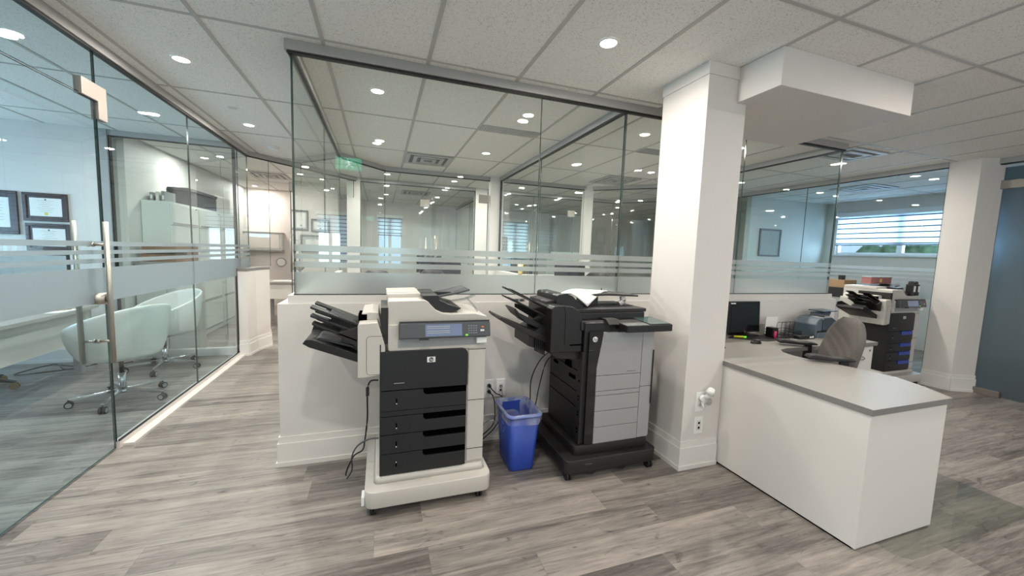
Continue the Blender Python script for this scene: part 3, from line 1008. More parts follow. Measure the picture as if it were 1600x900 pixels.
# exit sign with running figure, hung behind the camera; the front glass mirrors it
r = thing('exit_sign', 'green running figure exit sign hanging from the ceiling, mirrored in the front glass', 'exit sign', (-.38, .16, 2.40))
MB().box(-.53, -.23, .12, .155, 2.335, 2.49).build('housing', 'white', r)
MB().box(-.525, -.235, .155, .160, 2.34, 2.485).build('face', 'exitg', r)
b = MB()
yy0, yy1 = .160, .163
def lim(p, q, t):
    (x0, z0), (x1, z1) = p, q
    d = Vector((x1 - x0, z1 - z0)).normalized() * t / 2; nx, nz = -d.y, d.x
    b.prism([(x0 + nx, z0 + nz), (x1 + nx, z1 + nz), (x1 - nx, z1 - nz), (x0 - nx, z0 - nz)], yy0, yy1, 'y')
cx, cz = -.385, 2.412
for p, q, t in (((0, .03), (.012, -.012), .022), ((.012, -.012), (-.02, -.03), .013), ((-.02, -.03), (-.02, -.058), .011),
                ((.012, -.012), (.035, -.028), .013), ((.035, -.028), (.058, -.045), .011), ((0, .03), (-.03, .012), .009),
                ((0, .03), (.032, .022), .009), ((.032, .022), (.045, .04), .008)):
    lim((cx + p[0], cz + p[1]), (cx + q[0], cz + q[1]), t)
b.cyl((cx - .006, yy0, cz + .05), (cx - .006, yy1, cz + .05), .011, n=14, smooth=False)
b.box(cx - .075, cx - .068, yy0, yy1, cz - .058, cz + .06).box(cx - .14, cx - .075, yy0, yy1, cz + .054, cz + .06)
b.build('running_figure', 'exitw', r)
MB().cyl((-.38, .137, 2.49), (-.38, .137, ZC), .008).build('hanger', 'white', r)


# ------------------------------------------------------------------ multifunction printers
def caster(root, x, y, r=.026, mat='rubber', gap=.05):
    b = MB().cyl((x - .016, y, r), (x - .004, y, r), r, n=20).cyl((x + .004, y, r), (x + .016, y, r), r, n=20)
    b.cyl((x - .004, y, r), (x + .004, y, r), r * .4, n=12)
    c = b.build('caster', mat, root)
    MB().box(x - .02, x + .02, y - .012, y + .02, r * 1.3, gap + .008).build('fork', 'pblk', c)
    return c


def forked_tray(mb, xa, za, xb, zb, y0, y1, t=.012, fork=True):
    """tray sloping in xz from (xa,za) at the machine to (xb,zb) at its free end, slot cut in the free end"""
    if not fork:
        mb.prism([(xa, za), (xb, zb), (xb, zb + t), (xa, za + t)], y0, y1, 'y'); return
    xm, zm = xb + (xa - xb) * .36, zb + (za - zb) * .36
    mb.prism([(xa, za), (xm, zm), (xm, zm + t), (xa, za + t)], y0, y1, 'y')
    wy = (y1 - y0)
    for a, c in ((y0, y0 + wy * .33), (y1 - wy * .33, y1)):
        mb.prism([(xm, zm), (xb, zb), (xb, zb + t), (xm, zm + t)], a, c, 'y')


def hp_round(parent, x, y, z, R):
    lg = MB().cyl((x, y, z), (x, y - .002, z), R, n=28, smooth=False).build('emblem', 'white', parent)
    text_part('hp', 'emblem_letters', R * 1.75, 'ink', lg, T(x, y - .0025, z) @ FRONT, shear=.25)


def white_mfp(tray_handles='recess', label='', group=None, logo=True):
    r = thing('multifunction_printer', label, 'printer', (.26, 2.32, 0), group)
    # rolling base
    b = MB().rbox(-.078, .598, 1.985, 2.62, .052, .142, .05)
    cb = b.build('cart_base', 'pw', r, bevel=.004)
    MB().rbox(-.035, .578, 2.055, 2.60, .142, .178, .03, x_in=.018, y_in=.012).build('plinth', 'pw', r)
    MB().box(-.094, -.078, 2.02, 2.09, .055, .105).build('foot_tab', 'white', cb, bevel=.004)
    for x, y in ((-.035, 2.03), (.535, 2.03), (-.03, 2.56), (.54, 2.56)): caster(r, x, y)
    # body
    b = MB().box(.0, .562, 2.085, 2.59, .178, .90)
    b.box(.0, .562, 2.13, 2.59, .90, 1.0)
    b.build('body', 'pw', r, bevel=.004)
    MB().box(-.005, .001, 2.064, 2.585, .182, .90).build('side_cover', 'pdk', r)
    MB().box(.468, .566, 2.078, 2.30, .19, .90).build('corner_column', 'pw', r, bevel=.004)
    b = MB().box(.468, .567, 2.077, 2.09, .552, .555, mi=0).box(.468, .567, 2.077, 2.09, .262, .265).box(.468, .567, 2.077, 2.09, .848, .851)
    b.build('seams', 'recess', r)
    # dark front: door and four trays
    def rounded(x0, x1, z0, z1, R, corners):
        p = []
        for cx_, cz_, a, k in ((x1, z1, 0, 'tr'), (x0, z1, 90, 'tl'), (x0, z0, 180, 'bl'), (x1, z0, 270, 'br')):
            if k in corners:
                ox = cx_ - R if 'r' in k else cx_ + R; oz = cz_ - R if 't' in k else cz_ + R
                for j in range(7): t = radians(a + 15 * j); p.append((ox + R * cos(t), oz + R * sin(t)))
            else: p.append((cx_, cz_))
        return p
    dr = MB().prism(rounded(.0, .462, .650, .862, .035, ('tr',)), 2.062, 2.088, 'y').build('front_door', 'pdk', r, bevel=.003)
    if logo:
        lg = MB().box(.237, .281, 2.059, 2.062, .793, .823).build('emblem', 'white', dr, bevel=.001)
        MB().cyl((.259, 2.0592, .808), (.259, 2.0578, .808), .0125, n=24, smooth=False).build('emblem_disc', 'ink', lg)
        text_part('hp', 'emblem_letters', .019, 'white', lg, T(.259, 2.0572, .8085) @ FRONT, shear=.25)
    MB().box(.066, .120, 2.060, 2.062, .687, .690).build('model_lettering', 'inkg', dr)
    for k, (z0, z1) in enumerate(((.538, .646), (.408, .505), (.302, .404), (.182, .298))):
        t = MB()
        hx0, hz = .220, z1 - .033
        pts = [(.0, z0), (.0, z1), (hx0, z1)]
        for j in range(5): a = radians(180 + 22.5 * j); pts.append((hx0 + .02 + .02 * cos(a), hz + .02 + .02 * sin(a) - .0))
        pts += [(.452, hz), (.458, hz - .006)]
        pts += [(.458, z0)] if k < 3 else [(.458, z0 + .02), (.452, z0 + .006), (.438, z0)]
        t.prism(pts, 2.062, 2.088, 'y')
        tr = t.build('paper_tray', 'pdk', r, bevel=.0015)
        if tray_handles == 'recess':
            MB().box(hx0 + .004, .452, 2.079, 2.082, hz - .002, z1).build('handle_recess', 'recess', tr)
        else:
            MB().prism([(.26, z1 - .032), (.43, z1 - .026), (.44, z1 - .004), (.25, z1 - .008)], 2.056, 2.066, 'y').build('handle', 'bluetray', tr)
        zc = (z0 + z1) / 2
        MB().box(.077, .084, 2.0605, 2.063, zc - .014, zc + .014).build('level_gauge', 'recess', tr)
        MB().box(.078, .083, 2.0595, 2.061, zc - (.018 if k != 3 else -.008), zc - (.012 if k != 3 else -.014)).build('gauge_tip', 'white', tr)
    MB().box(.0, .458, 2.066, 2.088, .508, .535).build('spacer_strip', 'pdk', r)
    MB().box(.002, .46, 2.074, 2.086, .178, .66).build('tray_bay', 'recess', r)
    # upper front and scanner
    b = MB().prism(rounded(.036, .566, .856, 1.0, .02, ('bl',)), 2.075, 2.14, 'y'); b.build('front_frame', 'pw', r, bevel=.003)
    MB().box(.085, .53, 2.071, 2.076, .878, .93).build('exit_slot', 'psil2', r)
    MB().box(.0, .036, 2.085, 2.40, .75, 1.09).build('side_post', 'pblk2', r)
    sc_pts = [(.034, .995), (.034, 1.118), (.040, 1.124), (.225, 1.127), (.245, 1.115), (.262, 1.095), (.285, 1.072), (.32, 1.055),
              (.37, 1.050), (.50, 1.052), (.572, 1.035), (.572, .995)]
    b = MB().prism(sc_pts, 2.09, 2.58, 'y'); scn = b.build('scanner_unit', 'pw', r, bevel=.004)
    fp = [(.034, .995), (.034, 1.118), (.225, 1.121), (.245, 1.109), (.262, 1.089), (.285, 1.066), (.32, 1.051), (.50, 1.046), (.572, 1.030), (.572, .995)]
    lid = MB().prism([(.030, 1.119), (.030, 1.146), (.205, 1.150), (.218, 1.143), (.232, 1.124), (.20, 1.119)], 2.24, 2.575, 'y').build('feeder_cover', 'pw', scn, bevel=.004)
    # document feeder tray
    b = MB()
    b.prism([(.212, 1.140), (.236, 1.118), (.258, 1.088), (.285, 1.066), (.33, 1.054), (.40, 1.057), (.43, 1.075), (.36, 1.096), (.31, 1.120), (.30, 1.148), (.22, 1.146)], 2.13, 2.50, 'y')
    b.box(.235, .30, 2.33, 2.40, 1.10, 1.135, mtx=None)
    b.build('feeder_throat', 'pblk', r)
    b = MB().prism([(.27, 1.112), (.275, 1.122), (.42, 1.150), (.505, 1.172), (.508, 1.162), (.42, 1.138)], 2.26, 2.52, 'y')
    ft = b.build('feeder_tray', 'pgrey', r, bevel=.002)
    MB().prism([(.36, 1.095), (.36, 1.101), (.47, 1.118), (.53, 1.142), (.533, 1.134), (.47, 1.110)], 2.22, 2.26, 'y').build('tray_flap', 'clearp', ft)
    MB().box(.30, .40, 2.30, 2.33, 1.128, 1.150, mtx=None).build('paper_guide', 'pblk', ft, bevel=.003)
    MB().tube([(.49, 2.24, 1.115), (.515, 2.2, 1.085), (.535, 2.17, 1.05)], .006).build('tray_support', 'clearp', ft)
    # control panel
    tilt = T(0, 2.048, .968) @ RX(-12) @ T(0, -2.048, -.952)
    cp = MB().box(.088, .578, 2.030, 2.078, .912, .996, mtx=tilt).build('control_panel', 'pgrey', r, bevel=.006)
    MB().box(.092, .574, 2.032, 2.09, .996, 1.004, mtx=tilt).build('panel_rim', 'pdk', cp)
    MB().box(.222, .418, 2.0285, 2.031, .922, .986, mtx=tilt).build('display', 'lcd', cp)
    for zz in (.972, .962, .948, .938): MB().box(.232, .232 + .12, 2.0275, 2.0285, zz, zz + .004, mtx=tilt).build('display_line', 'psil2', cp)
    b = MB()
    for i in range(4):
        for j in range(4): b.box(.452 + .0135 * i, .461 + .0135 * i, 2.0275, 2.031, .932 + .0125 * j, .938 + .0125 * j, mtx=tilt)
    b.build('keypad', 'key', cp)
    MB().box(.437, .450, 2.0275, 2.031, .920, .928, mtx=tilt).build('start_key', 'keyg', cp)
    MB().box(.527, .540, 2.0275, 2.031, .962, .970, mtx=tilt).build('stop_key', 'keyo', cp)
    MB().box(.520, .542, 2.0275, 2.031, .942, .952, mtx=tilt).build('pale_key', 'keyw', cp)
    MB().box(.19, .24, 2.032, 2.045, .903, .912, mtx=tilt).build('panel_latch', 'pblk', cp)
    MB().box(.505, .565, 2.045, 2.078, .890, .925).build('panel_hinge', 'white', cp, bevel=.004)
    # stapler-stacker on the left
    fin = MB().prism([(-.112, .728), (-.112, 1.0), (-.105, 1.012), (-.015, 1.018), (.005, .95), (.022, .89), (.022, .755), (.005, .738), (-.07, .728)],
                     2.065, 2.30, 'y').build('finisher', 'pw', r, bevel=.005)
    MB().prism([(-.111, 1.0), (-.095, 1.050), (-.05, 1.056), (-.012, 1.052), (.012, .93), (.018, .90), (.012, .90), (-.015, 1.018)], 2.16, 2.50, 'y').build('finisher_top', 'pw', fin, bevel=.003)
    MB().box(-.113, -.07, 2.158, 2.30, 1.012, 1.045).build('finisher_slot', 'recess', fin)
    MB().prism([(-.113, .715), (-.113, 1.0), (-.10, 1.0), (.02, .90), (.02, .735)], 2.30, 2.52, 'y').build('finisher_back', 'pw', fin, bevel=.003)
    # engraved outline of the finisher door
    outl = rounded(-.070, .020, .742, .945, .018, ('tl', 'bl'))
    b = MB().tube([(p[0], 2.0648, p[1]) for p in outl[:]][0:], .0009, n=5, smooth_pts=False)
    b.build('door_seam', 'recess', fin)
    tr = MB()
    forked_tray(tr, -.10, .985, -.335, 1.085, 2.12, 2.34)
    tr.build('output_tray', 'pblk', fin, bevel=.002)
    tr = MB(); forked_tray(tr, -.10, .945, -.335, 1.042, 2.12, 2.34); tr.prism([(-.30, 1.033), (-.11, .93), (-.11, .968), (-.28, 1.06)], 2.33, 2.345, 'y')
    tr.build('output_tray', 'pdk', fin, bevel=.002)
    tr = MB(); forked_tray(tr, -.10, .905, -.325, 1.005, 2.10, 2.32, fork=True); tr.prism([(-.113, .88), (-.22, .955), (-.113, .99)], 2.10, 2.32, 'y'); tr.build('output_tray', 'pblk2', fin, bevel=.002)
    tr = MB(); tr.prism([(-.105, .79), (-.345, .885), (-.375, .905), (-.36, .925), (-.33, .925), (-.105, .835)], 2.13, 2.40, 'y')
    tr.prism([(-.105, .79), (-.345, .885), (-.375, .905), (-.36, .955), (-.29, .965), (-.105, .90)], 2.395, 2.405, 'y')
    tr.build('lower_output_tray', 'pblk', fin, bevel=.003)
    MB().prism([(-.113, .83), (-.20, .90), (-.20, .935), (-.113, .93)], 2.20, 2.34, 'y').build('tray_bracket', 'pgrey', fin)
    MB().prism([(-.14, .862), (-.32, .918), (-.30, .924), (-.14, .872)], 2.18, 2.36, 'y').build('tray_ridge', 'pgrey', fin)
    return r


P1 = white_mfp(label='white printer with black front on a white rolling base, left of the blue bin', group='rolling multifunction printers')
MB().tube([(-.012, 2.1, .70), (-.05, 2.11, .695), (-.066, 2.12, .655), (-.068, 2.13, .60), (-.07, 2.2, .45), (-.085, 2.25, .30), (-.10, 2.3, .22), (-.15, 2.36, .16), (-.19, 2.40, .06), (-.20, 2.42, .012)], .0045).build('power_cord', 'pblk', P1)
MB().tube([(-.010, 2.14, .36), (-.06, 2.15, .355), (-.12, 2.2, .30), (-.155, 2.28, .20), (-.16, 2.35, .08), (-.19, 2.38, .012)], .0045).build('network_cable', 'pgrey', P1)
MB().box(-.075, -.058, 2.117, 2.135, .61, .655).build('cord_adapter', 'pdk', P1, bevel=.003)

P3 = copy_thing(P1, (5.74, 2.95, 0), 'far white and dark printer with blue tray handles beside the far column')
for ch in list(P3.children):
    if ch.name.startswith(('power_cord', 'network_cable', 'cord_adapter')):
        bpy.data.objects.remove(ch); continue
    if ch.name.startswith('paper_tray'):
        for c in ch.children:
            if c.name.startswith('handle_recess'):
                b = MB()
                hx = [v.co for v in c.data.vertices]
                x0, x1 = min(v.x for v in hx), max(v.x for v in hx); z0, z1 = min(v.z for v in hx), max(v.z for v in hx)
                y0 = min(v.y for v in hx)
                b.box(x0 + .01, x1 - .01, y0 - .022, y0, z0 - .006, z1)
                me = bpy.data.meshes.new('handle'); b.bm.to_mesh(me); b.bm.free(); me.materials.append(M['bluetray'])
                c.data = me; c.name = 'handle'; c['label'] = 'blue tray handle'

# black printer -----------------------------------------------------------
P2 = thing('multifunction_printer', 'tall black and silver grey printer on a black base, between bin and column', 'printer', (1.40, 2.3, 0), 'rolling multifunction printers')
MB().rbox(1.068, 1.735, 1.985, 2.58, .058, .142, .035).build('cart_base', 'pblk2', P2, bevel=.004)
MB().rbox(1.145, 1.695, 2.035, 2.56, .142, .205, .02).build('plinth', 'pblk2', P2, bevel=.003)
MB().box(1.20, 1.25, 1.983, 1.986, .105, .112).build('base_lettering', 'pgrey', P2)
for x, y in ((1.105, 2.03), (1.700, 2.02), (1.10, 2.53), (1.70, 2.53)): caster(P2, x, y, r=.028, gap=.058)
for x in (1.27, 1.50):
    MB().cyl((x, 2.02, .045), (x, 2.06, .045), .03, n=18).build('levelling_foot', 'pblk', P2)
MB().box(1.186, 1.692, 2.05, 2.53, .205, .985).build('body', 'pblk', P2, bevel=.006)
b = MB()
for z in (.43, .53, .665): b.box(1.183, 1.187, 2.06, 2.52, z, z + .003)
sc_ = b.build('side_seams', 'recess', P2)
b = MB()
for k in range(8): b.box(1.181, 1.187, 2.20 + .011 * k, 2.206 + .011 * k, .66, .705)
b.build('side_vent', 'recess', P2)
MB().box(1.181, 1.187, 2.14, 2.22, .60, .622).build('grip_recess', 'recess', P2)
MB().box(1.181, 1.187, 2.40, 2.46, .63, .65).build('grip_recess', 'recess', P2)
MB().box(1.176, 1.190, 2.045, 2.10, .21, .80).build('side_pillar', 'pblk2', P2, bevel=.003)
b = MB()
for z in (.28, .30, .39, .41, .49, .51, .61): b.box(1.174, 1.177, 2.062, 2.078, z, z + .009)
b.build('pillar_slots', 'recess', P2)
MB().prism([(1.212, .208), (1.212, .928), (1.225, .935), (1.31, .935), (1.31, .208)], 2.034, 2.052, 'y').build('gloss_panel', 'pgloss', P2, bevel=.002)
# silver door and drawers
def sil(name, pts, y0=2.028):
    return MB().prism(pts, y0, 2.052, 'y').build(name, 'psil', P2, bevel=.002)
dr2 = sil('front_door', [(1.272, .652), (1.272, .70), (1.310, .918), (1.318, .925), (1.598, .925), (1.598, .652)])
MB().box(1.315, 1.597, 2.026, 2.029, .862, .924).build('upper_strip', 'psil2', dr2)
MB().box(1.49, 1.56, 2.0265, 2.029, .668, .670).build('model_lettering', 'pgrey', dr2)
sil('paper_tray', [(1.272, .552), (1.272, .649), (1.598, .649), (1.598, .552)])
sil('paper_tray', [(1.273, .523), (1.273, .549), (1.598, .549), (1.598, .523)])
sil('paper_tray', [(1.273, .422), (1.273, .520), (1.598, .520), (1.598, .422)])
sil('paper_tray', [(1.273, .318), (1.273, .419), (1.598, .419), (1.598, .318)])
sil('paper_tray', [(1.273, .210), (1.273, .315), (1.598, .315), (1.598, .210)])
sil('side_strip', [(1.601, .56), (1.601, .925), (1.688, .925), (1.688, .56)])
sil('side_strip', [(1.601, .212), (1.601, .557), (1.688, .557), (1.688, .222), (1.678, .212)])
hp_round(P2, 1.252, 2.034, .884, .017)
MB().box(1.213, 1.245, 2.0325, 2.035, .815, .817).build('panel_line', 'pgrey', P2)
MB().box(1.685, 1.690, 2.02, 2.06, .44, .80).build('handle_rail', 'pblk2', P2)
# top block, control panel, scanner and feeder
MB().box(1.165, 1.700, 2.06, 2.53, .935, .992).build('upper_body', 'pblk2', P2, bevel=.004)
cpp = MB().prism([(1.93, .940), (1.93, .984), (2.16, .996), (2.16, .945)], 1.405, 1.742, 'x').build('control_panel', 'pblk', P2, bevel=.004)
MB().prism([(1.94, .9865), (2.13, .9965), (2.13, .9985), (1.94, .9885)], 1.58, 1.735, 'x').build('touch_screen', 'lcd2', cpp)
MB().prism([(2.01, .978), (2.05, 1.005), (2.16, 1.006), (2.16, .978)], 1.33, 1.42, 'x').build('panel_arm', 'pblk2', cpp)
MB().box(1.13, 1.672, 2.12, 2.52, .992, 1.035).build('scanner_bed', 'pblk', P2, bevel=.004)
MB().box(1.15, 1.692, 2.13, 2.52, 1.035, 1.058).build('scanner_lid', 'pblk2', P2, bevel=.004)
fd = MB().prism([(1.045, 1.045), (1.045, 1.138), (1.06, 1.146), (1.12, 1.148), (1.155, 1.138), (1.20, 1.095), (1.245, 1.062), (1.42, 1.058), (1.42, 1.045)], 2.17, 2.50, 'y').build('document_feeder', 'pblk', P2, bevel=.004)
MB().prism([(1.33, 1.125), (1.33, 1.137), (1.48, 1.142), (1.72, 1.130), (1.72, 1.120), (1.48, 1.128)], 2.26, 2.50, 'y').build('feeder_tray', 'pblk2', P2, bevel=.002)
MB().box(1.34, 1.42, 2.30, 2.46, 1.058, 1.126).build('tray_riser', 'pblk2', P2)
MB().tube([(1.60, 2.28, 1.12), (1.60, 2.27, 1.085), (1.57, 2.27, 1.066)], .02, n=12).build('tray_support', 'psil', P2)
MB().cyl((1.53, 2.44, 1.14), (1.53, 2.44, 1.165), .004, n=8).build('sensor_pin', 'pblk', P2)
# curved stacker
arc = [(.968, .80), (.968, 1.072), (.985, 1.086), (1.035, 1.088)]
for k in range(1, 9):
    t = radians(90 - 11.25 * k); arc.append((1.072 + .108 * cos(t), .985 + .103 * sin(t)))
arc += [(1.182, .80)]
fn2 = MB().prism(arc, 2.07, 2.46, 'y').build('finisher', 'pblk', P2, bevel=.005)
MB().box(1.098, 1.182, 2.066, 2.071, .842, .850).build('finisher_latch', 'recess', fn2)
MB().tube([(1.045, 2.0695, 1.087), (1.058, 2.0695, 1.04), (1.060, 2.0695, .95), (1.060, 2.0695, .85)], .0012, n=5).build('door_seam', 'recess', fn2)
MB().prism([(.968, .80), (1.182, .80), (1.182, .745), (1.03, .76), (.98, .79)], 2.09, 2.46, 'y').build('finisher_foot', 'pblk2', fn2, bevel=.003)
MB().prism([(.975, 1.05), (.985, 1.10), (1.03, 1.108), (1.20, 1.085), (1.18, 1.04)], 2.20, 2.48, 'y').build('finisher_top', 'pblk2', fn2, bevel=.004)
t_ = MB(); forked_tray(t_, .99, 1.055, .74, 1.172, 2.16, 2.36, t=.010); t_.build('output_tray', 'pblk', fn2, bevel=.002)
t_ = MB(); forked_tray(t_, .99, 1.00, .74, 1.118, 2.16, 2.36, t=.010); t_.prism([(.97, .965), (.83, 1.045), (.83, 1.07), (.97, 1.03)], 2.35, 2.36, 'y'); t_.build('output_tray', 'pblk2', fn2, bevel=.002)
t_ = MB(); t_.prism([(.99, .94), (.80, 1.035), (.775, 1.062), (.765, 1.055), (.80, 1.01), (.86, .965), (.99, .91)], 2.18, 2.36, 'y'); t_.build('output_tray', 'pblk', fn2, bevel=.002)
t_ = MB(); t_.prism([(.98, .885), (.74, .985), (.70, 1.005), (.672, 1.018), (.665, 1.008), (.69, .985), (.80, .925), (.98, .845)], 2.14, 2.40, 'y'); t_.build('lower_output_tray', 'pblk2', fn2, bevel=.003)
b = MB()
b.prism([(.86, .83), (.86, .90), (.97, .96), (.97, .79)], 2.16, 2.42, 'y')
for k in range(6): b.box(.90 + .012 * k, .904 + .012 * k, 2.14, 2.16, .80 - .006 * k, .90)
b.build('tray_bracket', 'pblk', fn2)
MB().tube([(1.175, 2.36, .72), (1.12, 2.37, .73), (1.06, 2.42, .66), (1.03, 2.50, .50), (1.05, 2.56, .33), (1.07, 2.60, .18), (1.06, 2.61, .04)], .004).build('power_cord', 'pblk', P2)
MB().tube([(1.17, 2.42, .70), (1.12, 2.46, .62), (1.10, 2.52, .42), (1.10, 2.57, .27), (1.08, 2.60, .14)], .004).build('network_cable', 'pblk', P2)

# sheets left on the feeder
def paper_sheet(name, fn, label, cat, group=None, t=.001, nu=14, nv=10, mat='paper'):
    b = MB().grid(fn, nu, nv)
    o_ = b.build(name, mat, None, solid=t)
    return tag(o_, label, cat, group)
def pf(u, v):
    fz = 1.156 if u < .35 else 1.156 - .085 * ((u - .35) / .65) ** 1.25
    fx = 1.065 + .195 * u
    bx_ = 1.30 + .26 * u; bz = 1.162 - .014 * u
    return (fx + (bx_ - fx) * v, 2.162 + .24 * v, fz + (bz - fz) * min(1, v * 1.35) + .004 * sin(v * 4))
paper_sheet('paper_stack', pf, 'curled stack of white printed sheets lying on the black printer feeder', 'paper', t=.006)

# ------------------------------------------------------------------ recycling bin
BX, BY = .865, 2.315
r = thing('recycling_bin', 'blue plastic recycling bin with a clear liner, standing between the two printers', 'bin', (BX, BY, 0))
def rr_ring(hx, hy, R, z, n=6):
    o_ = []
    for sx, sy, a in ((1, 1, 0), (-1, 1, 90), (-1, -1, 180), (1, -1, 270)):
        for k in range(n + 1):
            t = radians(a + 90 * k / n); o_.append(Vector((BX + sx * (hx - R) + R * cos(t), BY + sy * (hy - R) + R * sin(t), z)))
    return o_
def loft(mb, rings, cap0=True, cap1=False, mi=0):
    V = [[mb.bm.verts.new(p) for p in q] for q in rings]
    n = len(V[0])
    for i in range(len(V) - 1):
        for k in range(n):
            f = mb.bm.faces.new((V[i][k], V[i][(k + 1) % n], V[i + 1][(k + 1) % n], V[i + 1][k])); f.smooth = True; f.material_index = mi
    if cap0: mb.bm.faces.new(V[0])
    if cap1: mb.bm.faces.new(V[-1])
    return mb
loft(MB(), [rr_ring(.080, .115, .03, .0), rr_ring(.085, .12, .035, .012), rr_ring(.108, .150, .04, .375),
            rr_ring(.105, .147, .04, .375), rr_ring(.082, .116, .03, .014)], True, True).build('body', 'blue', r)
loft(MB(), [rr_ring(.105, .147, .04, .372), rr_ring(.119, .161, .045, .366), rr_ring(.121, .163, .045, .376), rr_ring(.117, .159, .045, .386), rr_ring(.105, .147, .04, .384)], False).build('rim', 'bluerim', r)
rnd = random.Random(3)
def wob(ring, a):
    return [p + Vector((rnd.uniform(-a, a), rnd.uniform(-a, a), rnd.uniform(-a, a) * 1.5)) for p in ring]
loft(MB(), [wob(rr_ring(.110, .152, .04, .318), .003), wob(rr_ring(.113, .155, .042, .335), .002), rr_ring(.1135, .1555, .045, .362), rr_ring(.1225, .1645, .045, .374), rr_ring(.118, .160, .045, .389), rr_ring(.104, .146, .04, .388),
            wob(rr_ring(.099, .140, .04, .33), .007), wob(rr_ring(.09, .13, .04, .25), .012), wob(rr_ring(.075, .11, .04, .13), .012), rr_ring(.05, .08, .03, .05)], False).build('liner', 'liner', r)
# recycling arrows on the short left side
b = MB()
for k in range(3):
    a = radians(90 + 120 * k)
    c = Vector((BY + .0 + .026 * cos(a), .255 + .026 * sin(a)))
    d = Vector((-sin(a), cos(a))); nn = Vector((cos(a), sin(a)))
    q0, q1, q2, q3, q4 = c - d * .022 - nn * .005, c + d * .008 - nn * .005, c + d * .024, c + d * .008 + nn * .014, c - d * .022 + nn * .006
    b.prism([(q.x, q.y) for q in (q0, q1, q2, q3, q4)], BX - .1035, BX - .1020, 'x')
bmesh.ops.transform(b.bm, matrix=Matrix.Shear('XZ', 4, (0, 0)) if False else Matrix.Identity(4), verts=b.bm.verts)
b.build('recycling_mark', 'bluerim', r)

# ------------------------------------------------------------------ wall outlets
def outlet(name, x0, x1, z0, z1, y, label, kind='duplex', cat='power outlet'):
    r = thing(name, label, cat, ((x0 + x1) / 2, y, z0))
    MB().box(x0, x1, y - .006, y - .0003, z0, z1).build('cover_plate', 'white', r, bevel=.002)
    cx_, cz_ = (x0 + x1) / 2, (z0 + z1) / 2
    ins = MB().box(cx_ - .017, cx_ + .017, y - .0085, y - .006, cz_ - .034, cz_ + .034).build('socket_face', 'lamwhite', r, bevel=.001)
    b = MB()
    for s in (-1, 1):
        if kind == 'duplex':
            b.box(cx_ - .008, cx_ - .005, y - .0092, y - .0084, cz_ + s * .018 - .003, cz_ + s * .018 + .007)
            b.box(cx_ + .005, cx_ + .008, y - .0092, y - .0084, cz_ + s * .018 - .003, cz_ + s * .018 + .007)
            b.cyl((cx_, y - .0092, cz_ + s * .018 - .008), (cx_, y - .0084, cz_ + s * .018 - .008), .003, n=8, smooth=False)
        else:
            b.box(cx_ - .007, cx_ + .007, y - .0095, y - .0084, cz_ + s * .016 - .007, cz_ + s * .016 + .007)
    b.build('socket_holes', 'recess', ins)
    return r


outlet('power_outlet', .722, .792, .325, .458, 2.66, 'white duplex outlet with two black plugs on the half wall beside the front printer')
outlet('power_outlet', .812, .885, .325, .458, 2.66, 'white outlet plate behind the blue bin, nearer the black printer', kind='data')
outlet('power_outlet', 1.978, 2.046, .388, .520, 1.936, 'upper outlet plate on the column, holding the air freshener')
outlet('data_outlet', 1.981, 2.052, .232, .352, 1.936, 'lower data socket plate on the column with two dark ports', kind='data', cat='data outlet')
for nm, z, pts, lab in (('plug', .418, [(.757, 2.63, .418), (.77, 2.60, .40), (.80, 2.60, .37), (.84, 2.60, .345), (.86, 2.605, .25), (.80, 2.60, .12), (.70, 2.60, .03)], 'black power plug in the upper socket beside the white front printer'),
                        ('plug', .372, [(.757, 2.63, .372), (.775, 2.60, .35), (.79, 2.60, .28), (.78, 2.58, .16), (.72, 2.60, .08), (.64, 2.60, .03)], 'black power plug in the lower socket beside the front printer')):
    r = thing(nm, lab, 'plug', (.757, 2.65, z))
    MB().cyl((.757, 2.651, z), (.757, 2.625, z), .014, r2=.010, n=14).build('plug_head', 'pblk', r)
    MB().tube(pts, .004).build('cord', 'pblk', r)
r = thing('plug', 'small cable plug with a pale lead in the outlet right of the black plugs', 'plug', (.848, 2.65, .405))
MB().box(.840, .856, 2.635, 2.6515, .40, .416).build('plug_head', 'pgrey', r, bevel=.002)
MB().tube([(.848, 2.637, .408), (.850, 2.62, .37), (.846, 2.61, .30), (.80, 2.60, .20), (.72, 2.61, .15), (.66, 2.60, .05)], .0035).build('cord', 'psil', r)

r = thing('air_freshener', 'white plug-in air freshener with a glass bulb in the upper column outlet', 'air freshener', (2.02, 1.92, .44))
MB().cyl((2.022, 1.930, .482), (2.022, 1.900, .482), .022, r2=.026, n=24).build('body', 'white', r)
MB().cyl((2.050, 1.895, .520), (2.054, 1.880, .556), .030, r2=.018, n=24).cyl((2.030, 1.90, .49), (2.05, 1.888, .53), .016, n=16).build('vent_cap', 'white', r)
MB().sph((2.045, 1.893, .468), .024, (1, .9, 1.1)).build('oil_bulb', 'clearp', r)
MB().cyl((2.018, 1.92, .46), (2.024, 1.905, .415), .008, n=12).build('prong_block', 'white', r)

# sticky label marks on the half wall ledge behind the stacker
r = thing('ledge_outlet', 'small grey twin socket set into the ledge behind the black printer', 'power outlet', (.975, 2.68, 1.04))
MB().box(.925, 1.02, 2.664, 2.671, 1.037, 1.060).build('cover_plate', 'psil', r)
MB().box(.938, .965, 2.661, 2.665, 1.041, 1.056).box(.980, 1.007, 2.661, 2.665, 1.041, 1.056).build('sockets', 'pgrey', r)

